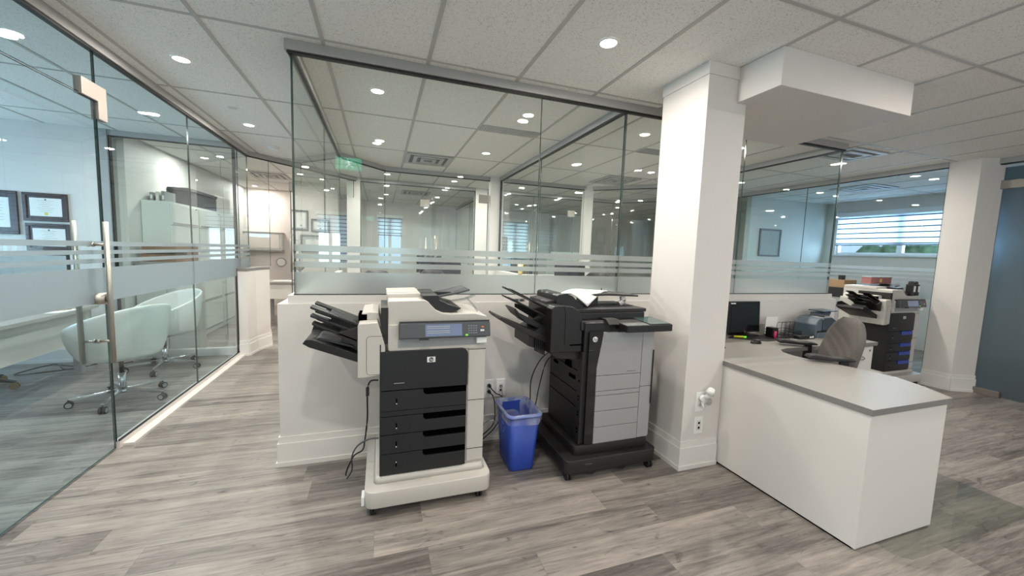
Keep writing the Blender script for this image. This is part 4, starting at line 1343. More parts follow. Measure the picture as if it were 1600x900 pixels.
# ------------------------------------------------------------------ reception desk
DX0, DX1, DY0 = 2.19, 2.836, 1.095
r = thing('reception_desk', 'L-shaped white reception desk with a grey laminate top, running forward from the column', 'desk', (2.6, 1.9, 0))
top = [(DX0, DY0), (DX1, DY0), (2.93, 1.25), (2.99, 1.40), (2.975, 1.55), (2.92, 1.72), (2.865, 1.85), (2.855, 1.94), (2.88, 2.03), (2.94, 2.09), (3.03, 2.115), (4.17, 2.115), (4.17, 2.64), (2.21, 2.64), (2.21, 2.352), (DX0, 2.352)]
# keep the inner edge a smooth curve
MB().prism(top, .692, .722, 'z').build('worktop', ['lamgrey'], r)
b = MB()
n = len(top)
MB_e = MB()
cxm = sum(p[0] for p in top) / n; cym = sum(p[1] for p in top) / n
for i in range(n):
    a, c = Vector(top[i]), Vector(top[(i + 1) % n])
    d = (c - a).normalized(); nn = Vector((d.y, -d.x)) * .0012
    MB_e.prism([tuple(a), tuple(c), tuple(c + nn), tuple(a + nn)], .6915, .7215, 'z')
MB_e.build('edge_band', 'lamedge', r)
MB().box(DX0 + .008, DX0 + .026, DY0 + .012, 2.36, .012, .692).build('front_panel', 'lamwhite', r, bevel=.0015)
MB().box(DX0 + .008, DX0 + .026, 2.36, 2.60, .012, .692).build('front_panel', 'lamwhite', r, bevel=.0015)
MB().box(DX0 + .027, DX1 - .015, DY0 + .010, DY0 + .028, .012, .692).build('end_panel', 'lamwhite', r, bevel=.0015)
MB().box(DX0 + .007, DX0 + .026, DY0 + .009, DY0 + .028, .012, .692).build('corner_strip', 'lamwhite', r, bevel=.001)
b = MB()
for x, y in ((DX0 + .05, DY0 + .06), (DX1 - .06, DY0 + .06), (DX0 + .05, 1.7), (DX0 + .05, 2.30)): b.cyl((x, y, .004), (x, y, .013), .02, n=14)
b.box(DX0 + .016, DX0 + .03, DY0 + .03, 2.55, .0, .013)
b.build('glides', 'recess', r)
MB().box(DX0 + .03, DX0 + .048, 2.1, 2.60, .02, .69).build('back_support', 'lamwhite', r)

r = thing('drawer_pedestal', 'white drawer pedestal with a lock under the far end of the desk', 'drawer cabinet', (3.95, 2.36, 0))
MB().box(3.74, 4.15, 2.15, 2.62, .03, .688).build('body', 'lamwhite', r, bevel=.002)
for k, (z0, z1) in enumerate(((.46, .682), (.25, .455), (.045, .245))):
    dr = MB().box(3.745, 4.145, 2.130, 2.149, z0, z1).build('drawer', 'lamwhite', r, bevel=.002)
    MB().tube([(3.90, 2.131, z1 - .085), (3.91, 2.108, z1 - .095), (3.955, 2.100, z1 - .105), (4.00, 2.108, z1 - .095), (4.01, 2.131, z1 - .085)], .0045).build('handle', 'steel', dr)
    if k == 0: MB().cyl((4.10, 2.131, z1 - .035), (4.10, 2.125, z1 - .035), .009, n=16, smooth=False).build('lock', 'brass', dr)
b = MB()
for x, y in ((3.78, 2.19), (4.11, 2.19), (3.78, 2.58), (4.11, 2.58)): b.cyl((x, y, 0), (x, y, .032), .018, n=12)
b.build('feet', 'pblk', r)

# chair mat
mp = [(2.42, .985), (3.55, .985), (3.60, 1.02), (3.60, 2.0), (3.57, 2.03), (3.36, 2.05), (2.40, 2.03), (2.37, 2.0), (2.37, 1.03)]
tag(MB().prism(mp, .0006, .0036, 'z').build('chair_mat', 'matp'), 'clear plastic chair mat lying on the floor behind the reception desk', 'floor mat')

# office chair, seat local: faces -X
r = thing('office_chair', 'grey fabric office chair with black armrests tucked into the curve of the desk', 'chair', (0, 0, 0))
ROTLESS[r.name] = False
def cushion(name, mat, w_, d_, h_, mtx, parent, bulge=.03, nx=8):
    """soft pad: local x width, y depth, z height"""
    b = MB()
    def shell(sgn):
        def fn(u, v):
            x, y = (u * 2 - 1), (v * 2 - 1)
            ex = (1 - abs(x) ** 4) ** .25 if abs(x) < 1 else 0
            ey = (1 - abs(y) ** 4) ** .25 if abs(y) < 1 else 0
            # superellipse mapping
            X = x * w_ / 2 * (1 - .10 * abs(y) ** 3); Y = y * d_ / 2 * (1 - .08 * abs(x) ** 3)
            t = (max(0, 1 - abs(x) ** 5) * max(0, 1 - abs(y) ** 5)) ** .5
            return (X, Y, sgn * (h_ / 2 * t + bulge * t * (1 - x * x) * (1 - y * y) * .5))
        return fn
    b.grid(shell(1), 14, 14); b.grid(shell(-1), 14, 14)
    bmesh.ops.remove_doubles(b.bm, verts=b.bm.verts, dist=.0005)
    bmesh.ops.transform(b.bm, matrix=mtx, verts=b.bm.verts)
    return b.build(name, mat, parent)
cushion('seat', 'fabric', .48, .47, .075, T(0, 0, .47), r)
# backrest: tall rounded pad, slightly wrapping; built in (y,z), thickness along x
b = MB()
def backf(side):
    def fn(u, v):
        z = v
        wz = .235 * (1 - max(0, (z - .62) / .38) ** 2.2 * .62) * (1 - max(0, (.25 - z) / .25) ** 2 * .18)
        y = (u * 2 - 1) * wz
        t = max(0, 1 - abs(u * 2 - 1) ** 6) ** .5 * max(0, 1 - abs(v * 2 - 1) ** 8) ** .5
        bow = -.05 * (u * 2 - 1) ** 2
        lean = .10 * v
        lum = -.025 * math.exp(-((v - .35) / .2) ** 2) if side < 0 else 0
        return (.14 + lean + bow + side * .032 * t + lum * t, y, .50 + .50 * z)
    return fn
b.grid(backf(1), 16, 18); b.grid(backf(-1), 16, 18)
bmesh.ops.remove_doubles(b.bm, verts=b.bm.verts, dist=.0005)
bk = b.build('backrest', 'fabric', r)
MB().tube([(.12, 0, .42), (.195, 0, .50), (.235, 0, .62), (.25, 0, .70)], .018, n=10).build('back_bracket', 'pblk', r)
for s in (-1, 1):
    am = MB().prism([(-.17, .742), (-.155, .760), (-.12, .765), (-.02, .755), (.06, .758), (.11, .752), (.11, .740), (.05, .734), (-.03, .732), (-.12, .735), (-.15, .734)],
                    s * .255 - .036, s * .255 + .036, 'y').build('armrest', 'pblk2', r, bevel=.010)
    b = MB().prism([(.02, .43), (.10, .43), (.08, .735), (.03, .735)], s * .258 - .012, s * .258 + .012, 'y')
    b.box(.03, .09, min(s * .06, s * .25), max(s * .06, s * .25), .415, .435)
    b.build('arm_post', 'pblk', am, bevel=.003)
MB().cyl((0, 0, .12), (0, 0, .43), .025, n=18).cyl((0, 0, .08), (0, 0, .22), .035, n=18).build('gas_lift', 'pblk', r)
MB().box(-.10, .12, -.08, .08, .41, .44).build('seat_plate', 'pblk', r, bevel=.004)
for k in range(5):
    a = 72 * k + 20
    lg = MB().prism([(.02, .075), (.27, .055), (.29, .065), (.29, .08), (.03, .12)], -.02, .02, 'y', mtx=RZ(a)).build('leg', 'pblk', r, bevel=.004)
    b = MB()
    for s in (-1, 1): b.cyl((.285, s * .006, .028), (.285, s * .024, .028), .027, n=16, mtx=RZ(a))
    b.cyl((.285, 0, .03), (.285, 0, .06), .007, n=8, mtx=RZ(a))
    b.build('caster', 'rubber', lg)
r.location = (3.10, 1.94, .004); r.rotation_euler = (0, 0, radians(-34))

# ------------------------------------------------------------------ things on the desk
DZ = .7224
r = thing('monitor', 'black square computer screen standing on the reception desk against the half wall', 'monitor', (3.13, 2.56, DZ))
lean = T(3.13, 2.57, DZ) @ RX(-4) @ T(-3.13, -2.57, -DZ)
MB().box(2.935, 3.300, 2.555, 2.590, .752, 1.032, mtx=lean).build('case', 'pblk', r, bevel=.004)
sc1 = MB().box(2.950, 3.285, 2.5525, 2.556, .768, 1.018, mtx=lean).build('display', 'lcdoff', r)
MB().box(2.945, 3.00, 2.5505, 2.553, 1.010, 1.021, mtx=lean).build('sticker', 'paper', sc1)
MB().cyl((3.118, 2.5535, .760), (3.118, 2.5525, .760), .005, n=14, mtx=lean, smooth=False).build('badge', 'psil', sc1)
MB().rbox(3.0, 3.24, 2.50, 2.645, DZ, DZ + .012, .03).box(3.09, 3.15, 2.592, 2.615, DZ, .86).build('stand', 'pblk', r)

r = thing('keyboard', 'black computer keyboard half hidden behind the column on the reception desk', 'keyboard', (0, 0, 0))
ROTLESS[r.name] = False
MB().prism([(-.075, 0), (-.075, .008), (.075, .022), (.075, 0)], -.22, .22, 'x', bev=.002).build('case', 'pblk', r)
b = MB()
for i in range(5):
    for j in range(18):
        x = -.205 + .0235 * j; y = -.052 + .0255 * i
        z = .0085 + (y + .075) * .0933
        b.box(x, x + .018, y - .008, y + .010, z, z + .006)
k_ = b.build('keys', 'pdk', r); k_['kind'] = 'stuff'
r.location = (2.60, 2.42, DZ); r.rotation_euler = (0, 0, radians(48))

r = thing('computer_mouse', 'black computer mouse lying on the desk in front of the blotter', 'mouse', (2.94, 2.30, DZ))
MB().sph((2.94, 2.30, DZ + .0005), .034, (1.5, .9, 1.0)).build('body', 'pblk', r)
bpy.context.view_layer.update()
mo = r.children[0]
for v in mo.data.vertices: v.co.z = max(v.co.z, .0)
MB().box(2.905, 2.925, 2.298, 2.302, DZ + .026, DZ + .0335).build('wheel', 'pgrey', r)
tag(MB().prism([(2.86, 2.50), (3.12, 2.33), (3.42, 2.36), (3.36, 2.545), (2.93, 2.545)], DZ, DZ + .004, 'z').build('desk_blotter', 'pblk2'), 'dark grey desk blotter below the black screen', 'desk mat')
r = thing('highlighter', 'yellow highlighter pen lying at the foot of the black screen', 'pen', (2.98, 2.49, DZ + .004))
MB().cyl((2.935, 2.505, DZ + .0125), (3.005, 2.472, DZ + .0125), .0085, n=14).build('barrel', 'yellow', r)
MB().cyl((3.005, 2.472, DZ + .0125), (3.025, 2.463, DZ + .0125), .0078, n=14).build('cap', 'keyg', r)

r = thing('desk_organizer', 'black wire mesh desk organiser holding cards and pens beside the screen', 'desk organiser', (3.47, 2.47, DZ))
b = MB()
b.box(3.36, 3.62, 2.40, 2.56, DZ, DZ + .008)
for z in (.03, .055): 
    b.box(3.36, 3.62, 2.40, 2.403, DZ + z, DZ + z + .003).box(3.36, 3.62, 2.557, 2.56, DZ + z, DZ + z + .003)
    b.box(3.36, 3.363, 2.40, 2.56, DZ + z, DZ + z + .003).box(3.617, 3.62, 2.40, 2.56, DZ + z, DZ + z + .003)
for k in range(27): b.box(3.36 + .01 * k, 3.3615 + .01 * k, 2.40, 2.402, DZ, DZ + .055)
b.build('tray', 'pblk', r)
b = MB()
for x0 in (3.44, 3.50, 3.56):
    b.tube([(x0, 2.43, DZ), (x0, 2.43, DZ + .12), (x0 + .015, 2.435, DZ + .135), (x0 + .05, 2.50, DZ + .125), (x0 + .055, 2.54, DZ + .105), (x0 + .055, 2.54, DZ)], .0022, n=6)
b.build('wire_dividers', 'pblk', r)
MB().box(3.30, 3.365, 2.43, 2.50, DZ, DZ + .09).build('pen_cup', 'pblk', r, bevel=.003)
for k, (nm, mt_, lab, x, y, h) in enumerate((('pink_eraser', 'pink', 'pink highlighter standing in front of the organiser pen cup', 3.30, 2.41, .065),)):
    tag(MB().cyl((x, y, DZ), (x + .004, y, DZ + h), .012, r2=.010, n=14).build('pink_marker', mt_), lab, 'pen')
tag(MB().prism([(3.38, 2.565), (3.53, 2.565), (3.53, 2.572), (3.38, 2.572)], DZ, DZ + .165, 'z', mtx=None).build('note_card', 'paper'), 'white card standing at the back of the desk organiser', 'card')
r = thing('tape_dispenser', 'low black tray with white labels in front of the organiser', 'tray', (3.60, 2.36, DZ))
MB().box(3.50, 3.70, 2.335, 2.385, DZ, DZ + .028).build('body', 'pblk', r, bevel=.003)
MB().box(3.63, 3.655, 2.333, 2.3352, DZ + .008, DZ + .022).build('label', 'paper', r)
MB().box(3.662, 3.68, 2.333, 2.3352, DZ + .008, DZ + .024).build('label', 'paper', r)

# postage meter
r = thing('postage_meter', 'blue-grey postage meter with pale keypad on the reception desk', 'postage meter', (0, 0, 0))
ROTLESS[r.name] = False
MB().prism([(-.19, 0), (-.19, .035), (-.17, .05), (.18, .05), (.20, .035), (.20, 0)], -.10, .12, 'y').build('base', 'meter', r, bevel=.006)
MB().box(-.18, .19, -.098, .11, .050, .062).build('gap', 'pblk', r)
bd = MB().prism([(-.105, .062), (-.105, .165), (-.085, .178), (.02, .182), (.10, .142), (.185, .105), (.195, .062)], -.095, .11, 'y').build('body', 'meter2', r, bevel=.006)
MB().prism([(-.20, .0), (-.205, .12), (-.165, .165), (-.13, .178), (-.11, .175), (-.11, .0)], -.09, .10, 'y').build('side_hood', 'meter', r, bevel=.008)
kp = MB().prism([(-.095, .170), (-.095, .176), (.015, .190), (.11, .142), (.105, .137), (.015, .182)], -.075, .03, 'y').build('keypad_panel', 'psil', r)
kp['label'] = 'pale grey sloping keypad panel'
b = MB()
for i in range(5):
    for j in range(4):
        x = -.06 + i * .0 + .024 * j; y = -.065 + .019 * i
        zt = .1765 + (x + .095) * .127 if x < .015 else .190 - (x - .015) * .505
        b.box(x, x + .012, y, y + .010, zt, zt + .004)
b.build('keys', 'meter2', kp)
MB().cyl((.06, -.0965, .112), (.06, -.0955, .112), .034, n=24, smooth=False).build('round_cover', 'meter', r)
MB().prism([(.04, .17), (.05, .205), (.20, .205), (.225, .225), (.225, .215), (.19, .155), (.10, .14)], .02, .11, 'y').build('scale_arm', 'meter', r, bevel=.004)
MB().box(.03, .24, -.02, .12, .218, .230).build('weighing_plate', 'meter', r, bevel=.004)
MB().box(-.06, .02, -.062, -.02, .1835, .186, mtx=None).build('display', 'lcdoff', kp)
r.location = (3.93, 2.46, DZ); r.rotation_euler = (0, 0, radians(4))

# ------------------------------------------------------------------ around the far printer
r = thing('toner_box', 'pink and red printed toner box lying on top of the far printer', 'box', (5.80, 3.03, 1.175))
MB().box(5.60, 5.99, 2.98, 3.08, 1.175, 1.255).build('carton', 'redbox', r, bevel=.002)
MB().box(5.595, 5.995, 2.975, 3.085, 1.250, 1.262).build('lid_edge', 'psil', r)
MB().box(5.76, 5.80, 2.977, 2.981, 1.195, 1.235).build('label', 'gold', r)
for k, (x, lab) in enumerate(((5.945, 'black and white tape dispenser next to the toner box on the far printer'), (6.03, 'black and white stapler standing rightmost on the far printer'))):
    r = thing('tape_dispenser', lab, 'stationery', (x, 2.77, 1.054))
    z0 = 1.05
    MB().box(x - .035, x + .035, 2.74, 2.80, 1.054, 1.19).build('body', 'pblk', r, bevel=.008)
    MB().cyl((x - .01, 2.75, 1.20), (x - .01, 2.78, 1.20), .026, n=18).build('reel', 'pblk', r)
    MB().box(x + .0, x + .033, 2.737, 2.74, 1.10, 1.17).build('label', 'white', r)
r = thing('small_printer', 'dark box-shaped printer standing behind the trays of the far printer', 'printer', (5.96, 3.6, 0))
MB().box(5.82, 6.10, 3.36, 3.85, .96, 1.085).build('top_unit', 'pdk', r, bevel=.006)
MB().box(5.83, 6.09, 3.38, 3.85, .60, .958).build('body', 'psil2', r, bevel=.01)
MB().box(5.825, 5.92, 3.34, 3.38, .62, .95).build('front_cover', 'pblk', r, bevel=.006)
MB().box(5.80, 6.11, 3.34, 3.86, .0, .60).build('stand_cabinet', 'pblk2', r, bevel=.004)
r = thing('cardboard_box', 'open brown cardboard box on the dark printer, right of the glass edge', 'box', (5.96, 3.5, 1.087))
MB().box(5.84, 6.09, 3.40, 3.60, 1.087, 1.19).build('carton', 'cardboard', r, bevel=.001)
MB().box(5.86, 5.92, 3.44, 3.49, 1.19, 1.25).build('lid_flap', 'pblk', r)

# ------------------------------------------------------------------ left office
r = thing('office_desk', 'large grey-topped desk with curved pale apron inside the left glass office', 'desk', (-3.3, 4.3, 0))
dt = [(-3.38, 3.2), (-2.60, 3.2), (-2.585, 3.8), (-2.60, 4.4), (-2.66, 4.9), (-2.80, 5.20), (-3.05, 5.36), (-4.1, 5.40), (-4.1, 4.95), (-3.38, 4.95)]
MB().prism(dt, .712, .742, 'z').build('desktop', 'lamgrey', r, bevel=.002)
ap = [(-2.66, 3.3), (-2.645, 3.8), (-2.66, 4.4), (-2.72, 4.88), (-2.84, 5.12), (-3.08, 5.27)]
b = MB()
for i in range(len(ap) - 1):
    b.prism([ap[i], ap[i + 1], (ap[i + 1][0] - .02, ap[i + 1][1] - .01), (ap[i][0] - .02, ap[i][1])], .42, .712, 'z')
b.build('modesty_panel', 'pw', r)
for x, y in ((-2.95, 5.1), (-2.9, 3.45), (-3.95, 5.2), (-3.32, 3.4)):
    MB().box(x - .03, x + .03, y - .03, y + .03, 0, .712).build('leg', 'psil', r)
b = MB()
def ls(u, v): return (-2.97 + .34 * u + .02 * v, 4.30 + .26 * v + .04 * u, .7445)
paper_sheet('paper_sheet', ls, 'white sheet of paper lying on the desk in the left office', 'paper', t=.0015, nu=3, nv=2)
r = thing('keyboard', 'dark keyboard lying on the left office desk behind the papers', 'keyboard', (-3.0, 4.85, .742))
MB().box(-3.20, -2.80, 4.80, 4.93, .7425, .760, mtx=None).build('case', 'pblk', r, bevel=.004)
MB().box(-3.18, -2.82, 4.815, 4.915, .7595, .7635).build('keys', 'pdk', r)
r = thing('pen', 'brass pen lying on the paper in the left office', 'pen', (-2.70, 4.50, .746))
MB().cyl((-2.72, 4.44, .7505), (-2.66, 4.55, .7505), .0045, n=8).build('barrel', 'brass', r)
r = thing('monitor', 'wide computer screen with a pale display on the left office desk', 'monitor', (-3.15, 5.12, .742))
MB().box(-3.50, -2.98, 5.10, 5.13, .90, 1.225).build('case', 'pdk', r, bevel=.004)
MB().box(-3.485, -2.995, 5.096, 5.101, .915, 1.21).build('display', 'mat_', r)
MB().rbox(-3.34, -3.14, 5.04, 5.20, .742, .752, .03).box(-3.27, -3.21, 5.13, 5.15, .75, 1.0).build('stand', 'pdk', r)
r = thing('pen_holder', 'dark pen holder with a pale rim at the right end of the left office desk', 'pen holder', (-2.86, 5.12, .742))
MB().cyl((-2.86, 5.12, .742), (-2.86, 5.12, .84), .038, r2=.042, n=20).build('cup', 'pdk', r)
MB().cyl((-2.85, 5.12, .80), (-2.83, 5.11, .90), .004, n=8).cyl((-2.87, 5.13, .80), (-2.89, 5.13, .91), .004, n=8).build('pencils', 'brass', r)
tag(MB().tube([(-3.0, 5.45, .01), (-2.95, 5.3, .03), (-3.12, 5.2, .02), (-3.3, 5.35, .04), (-3.45, 5.1, .02), (-3.2, 5.0, .05), (-3.05, 5.25, .02), (-3.35, 5.45, .01)], .007).build('cable_bundle', 'pblk'),
    'tangle of black cables on the floor under the left office desk', 'cable')


def tub_chair(loc, rot, label):
    r = thing('tub_chair', label, 'chair', (0, 0, 0), 'white tub chairs in the left office')
    ROTLESS[r.name] = False
    def fn(u, v):
        th = 2 * pi * u
        back = ((1 + cos(th)) / 2)
        h = .575 + .285 * back ** .9
        t = v
        if t < .35:
            rad = .235 * (t / .35); z = .385 + .02 * (t / .35) ** 2
        else:
            k = (t - .35) / .65
            rad = .235 + .075 * sin(k * pi / 2) ; z = .405 + (h - .405) * k ** 1.15
        return (rad * cos(th) * 1.0 + .02 * (v > .35) * back, rad * sin(th) * 1.05, z)
    b = MB().grid(fn, 36, 16)
    bmesh.ops.remove_doubles(b.bm, verts=b.bm.verts, dist=.0006)
    b.build('shell', 'leather', r, solid=.026, subd=1)
    MB().cyl((0, 0, .405), (0, 0, .455), .225, r2=.235, n=32).build('seat_cushion', 'leather', r, bevel=.012)
    MB().cyl((0, 0, .09), (0, 0, .25), .026, n=20).cyl((0, 0, .07), (0, 0, .10), .04, n=20).build('column', 'chrome', r)
    MB().cyl((0, 0, .25), (0, 0, .37), .016, n=16).cyl((0, 0, .355), (0, 0, .385), .07, n=20).cyl((0, 0, .32), (0, .09, .315), .006, n=8).build('gas_lift', 'pblk', r)
    for k in range(5):
        a = 72 * k + 12
        lg = MB().prism([(.03, .075), (.31, .066), (.32, .072), (.32, .084), (.03, .105)], -.013, .013, 'y', mtx=RZ(a)).build('leg', 'chrome', r, bevel=.003)
        b = MB()
        for s in (-1, 1): b.cyl((.315, s * .005, .028), (.315, s * .022, .028), .027, n=18, mtx=RZ(a))
        b.cyl((.315, 0, .03), (.315, 0, .07), .007, n=8, mtx=RZ(a))
        cs = b.build('caster', 'rubber', lg)
        b = MB()
        for s in (-1, 1): b.cyl((.315, s * .022, .028), (.315, s * .0235, .028), .019, n=18, mtx=RZ(a), smooth=False)
        b.build('wheel_cap', 'psil', lg)
    r.location = loc; r.rotation_euler = (0, 0, radians(rot))
    return r


TC = tub_chair((-2.13, 4.16, 0), -25, 'white tub chair on a chrome castor base just behind the left glass door')
T2 = copy_thing(TC, (-2.24, 5.12, 0), 'second white tub chair, further back and turned to show its open seat', rotz=radians(48))

r = thing('desk_chair', 'dark castor base of an office chair half under the left office desk', 'chair', (-3.47, 4.62, 0))
for k in range(5):
    a = 72 * k + 10
    mt = T(-3.47, 4.62, 0) @ RZ(a)
    lg = MB().prism([(.03, .09), (.24, .075), (.31, .06), (.32, .07), (.25, .10), (.03, .14)], -.022, .022, 'y', mtx=mt).build('leg', 'pdk', r, bevel=.004)
    b = MB()
    for s in (-1, 1): b.cyl((.31, s * .006, .03), (.31, s * .026, .03), .03, n=16, mtx=mt)
    b.build('caster', 'brass', lg)
MB().cyl((-3.47, 4.62, .10), (-3.47, 4.62, .44), .025, n=16).build('gas_lift', 'pdk', r)
MB().box(-3.71, -3.24, 4.38, 4.86, .44, .52).build('seat', 'pdk', r, bevel=.03)
MB().box(-3.80, -3.74, 4.40, 4.84, .56, 1.12).build('backrest', 'pdk', r, bevel=.03)
MB().box(-3.78, -3.70, 4.58, 4.66, .46, .60).build('back_bracket', 'pdk', r)


def framed(name, x0, x1, z0, z1, y, label, frame='wood', mount=.045, seal=None, fr=.03, group=None, art='paper'):
    r = thing(name, label, 'picture frame', ((x0 + x1) / 2, y, z0), group)
    b = MB()
    b.box(x0, x1, y - .022, y - .001, z0, z0 + fr).box(x0, x1, y - .022, y - .001, z1 - fr, z1)
    b.box(x0, x0 + fr, y - .022, y - .001, z0 + fr, z1 - fr).box(x1 - fr, x1, y - .022, y - .001, z0 + fr, z1 - fr)
    b.build('frame', frame, r, bevel=.003)
    MB().box(x0 + fr, x1 - fr, y - .009, y - .002, z0 + fr, z1 - fr).build('mount', 'mat_' if frame != 'wood' else 'wood', r)
    q = fr + mount * .5
    pp = MB().box(x0 + q, x1 - q, y - .011, y - .009, z0 + q, z1 - q).build('certificate', art, r)
    b = MB()
    W_ = x1 - x0 - 2 * q; H_ = z1 - z0 - 2 * q
    for k in range(7):
        wv = (.5, .3, .42, .25, .5, .44, .36)[k] * W_ / 2
        zz = z1 - q - H_ * (.16 + .10 * k)
        b.box((x0 + x1) / 2 - wv, (x0 + x1) / 2 + wv, y - .0118, y - .011, zz, zz + .003)
    b.build('printed_lines', 'inkg', pp)
    MB().cyl(((x0 + x1) / 2, y - .0122, z1 - q - H_ * .09), ((x0 + x1) / 2, y - .011, z1 - q - H_ * .09), .008, n=14, smooth=False).build('crest', 'ink', pp)
    if seal:
        MB().cyl(((x0 + x1) / 2, y - .0125, z0 + q + H_ * .14), ((x0 + x1) / 2, y - .011, z0 + q + H_ * .14), .015, n=18, smooth=False).build('seal', seal, pp)
    return r


framed('framed_certificate', -3.93, -3.640, 1.410, 1.862, 5.6, 'tall mahogany frame at the left edge of the left office wall', mount=.08, group='framed certificates in the left office')
framed('framed_certificate', -3.600, -3.236, 1.560, 1.858, 5.6, 'upper of two wide mahogany certificate frames in the left office, with a gold seal', seal='seal', group='framed certificates in the left office')
framed('framed_certificate', -3.592, -3.222, 1.240, 1.535, 5.6, 'lower of two wide mahogany certificate frames in the left office', seal='seal', group='framed certificates in the left office')
framed('framed_diploma', -1.575, -1.315, 1.68, 2.06, 8.30, 'upright grey-framed diploma with a dark seal, seen through the left end of the glass', frame='woodg', seal='ink')
framed('framed_diploma', -1.275, -.950, 1.66, 1.91, 8.30, 'wide grey-framed diploma up and right of the upright one', frame='woodg', seal='ink')
framed('framed_diploma', -1.46, -1.03, 1.27, 1.60, 8.30, 'lower wide grey-framed diploma with a broad grey mount', frame='woodg', mount=.12, seal='ink')
framed('framed_print', 6.80, 7.36, 1.50, 2.02, 5.46, 'large grey-framed print on the wall inside the right office', frame='woodg', mount=.08, art='mat_')
framed('framed_print', 3.0, 3.5, 1.45, 1.85, 10.8, 'pale framed print on the far wall of the rear right office', frame='woodg', mount=.08, art='mat_')

# tall filing cabinets beyond the left office
for k, lab in enumerate(('nearest of three tall white filing cabinets behind the left office', 'middle tall white filing cabinet with a key in its lock', 'furthest of the three tall white filing cabinets')):
    y0 = 6.0 + .80 * k
    r = thing('filing_cabinet', lab, 'filing cabinet', (-2.75, y0 + .4, 0), 'white filing cabinets')
    MB().box(-2.795, -2.515, y0 + .004, y0 + .796, 0, 1.888).build('body', 'steelcab', r, bevel=.003)
    for q, (z0, z1) in enumerate(((1.60, 1.865), (1.25, 1.59), (.90, 1.24), (.50, .89), (.06, .49))):
        dr = MB().box(-2.515, -2.50, y0 + .02, y0 + .78, z0, z1).build('drawer', 'steelcab', r, bevel=.002)
        MB().box(-2.501, -2.494, y0 + .06, y0 + .74, z0 + .012, z0 + .032).build('handle', 'psil', dr)
    MB().cyl((-2.50, y0 + .70, 1.845), (-2.485, y0 + .70, 1.845), .009, n=12).build('lock', 'psil', r)
r = thing('storage_box', 'long dark grey storage box on top of the white filing cabinets', 'box', (-2.72, 7.15, 1.889))
MB().box(-2.79, -2.56, 6.66, 7.62, 1.889, 2.13).build('carton', 'storbox', r, bevel=.006)
MB().box(-2.795, -2.55, 6.64, 7.64, 2.10, 2.14).build('lid', 'storbox', r, bevel=.004)
r = thing('storage_crate', 'white panelled crate at the far end on top of the filing cabinets', 'box', (-2.72, 8.0, 1.889))
b = MB().box(-2.79, -2.60, 7.70, 8.36, 1.889, 2.17); b.build('body', 'steelcab', r, bevel=.004)
MB().box(-2.60, -2.594, 7.74, 8.32, 1.92, 2.14).build('panel', 'lamwhite', r)
for k, lab in enumerate(('leftmost grey binder on top of the nearest filing cabinet', 'pale binder between two grey ones on the nearest filing cabinet', 'grey binder next to the long storage box on the filing cabinets')):
    x = -2.77 + .06 * k
    r = thing('binder', lab, 'binder', (x, 6.3, 1.889), 'binders on the filing cabinet')
    MB().box(x, x + .035, 6.15, 6.42, 1.889, 2.0 + .012 * (k % 3)).build('cover', 'psil2' if k != 1 else 'lamwhite', r)
    MB().box(x + .008, x + .027, 6.146, 6.15, 1.92, 1.97).build('spine_label', 'paper', r)
r = thing('wooden_tray', 'brown wooden letter tray seen between the frosted stripes before the filing cabinets', 'tray', (-2.55, 5.82, 1.10))
MB().box(-2.72, -2.22, 5.80, 5.98, 1.14, 1.36).build('body', 'walnut', r, bevel=.004)
MB().box(-2.68, -2.27, 5.796, 5.80, 1.23, 1.26).build('slot', 'recess', r)
r = thing('credenza', 'low grey credenza carrying the brown wooden letter tray', 'cabinet', (-2.6, 5.9, 0))
MB().box(-2.79, -2.15, 5.76, 5.985, 1.105, 1.138).build('top', 'lamgrey', r, bevel=.002)
MB().box(-2.78, -2.17, 5.78, 5.985, 0, 1.105).build('body', 'lamwhite', r)
for x0 in (-2.77, -2.47): MB().box(x0, x0 + .29, 5.765, 5.78, .06, 1.09).build('door', 'lamwhite', r, bevel=.002)

# ------------------------------------------------------------------ reception corner beyond the aisle
r = thing('reception_table', 'grey-topped white table with a metal leg at the far end of the left aisle', 'table', (-1.4, 7.85, 0))
MB().box(-1.98, -.85, 7.50, 8.12, .725, .755).build('tabletop', 'lamgrey', r, bevel=.002)
MB().box(-1.94, -.89, 7.54, 7.56, .46, .725).build('apron', 'lamwhite', r)
for x, y in ((-1.90, 7.58), (-.93, 7.58), (-1.90, 8.04), (-.93, 8.04)):
    MB().box(x - .035, x + .035, y - .02, y + .02, 0, .725).build('leg', 'psil', r)
def rs(u, v): return (-1.80 + .34 * u, 7.60 + .24 * v, .7575 + .004 * sin(3 * u))
paper_sheet('paper_sheet', rs, 'white papers spread on the far reception table', 'paper', t=.002, nu=4, nv=2)
r = thing('desk_lamp', 'small black lamp with a brass ring on the far reception table', 'lamp', (-1.38, 7.75, .755))
MB().cyl((-1.38, 7.75, .755), (-1.38, 7.75, .775), .06, n=20).cyl((-1.38, 7.75, .77), (-1.38, 7.75, 1.0), .02, n=12).build('base', 'pblk', r)
MB().cyl((-1.38, 7.72, 1.02), (-1.38, 7.78, 1.02), .075, n=24).build('head', 'pblk', r)
MB().cyl((-1.38, 7.712, 1.02), (-1.38, 7.72, 1.02), .058, n=24, smooth=False).build('ring', 'brass', r)
r = thing('wall_cabinet', 'long white wall-hung cabinet with a grey outlined door on the pale far wall', 'cabinet', (-2.6, 9.9, 1.25))
MB().box(-3.2, -2.08, 9.70, 9.90, 1.27, 1.64).build('body', 'steelcab', r, bevel=.003)
MB().box(-3.16, -2.12, 9.685, 9.70, 1.31, 1.60).build('door', 'lamwhite', r, bevel=.002)
MB().box(-3.22, -2.06, 9.68, 9.90, 1.64, 1.655).box(-3.22, -2.06, 9.68, 9.9, 1.25, 1.268).build('rims', 'psil', r)
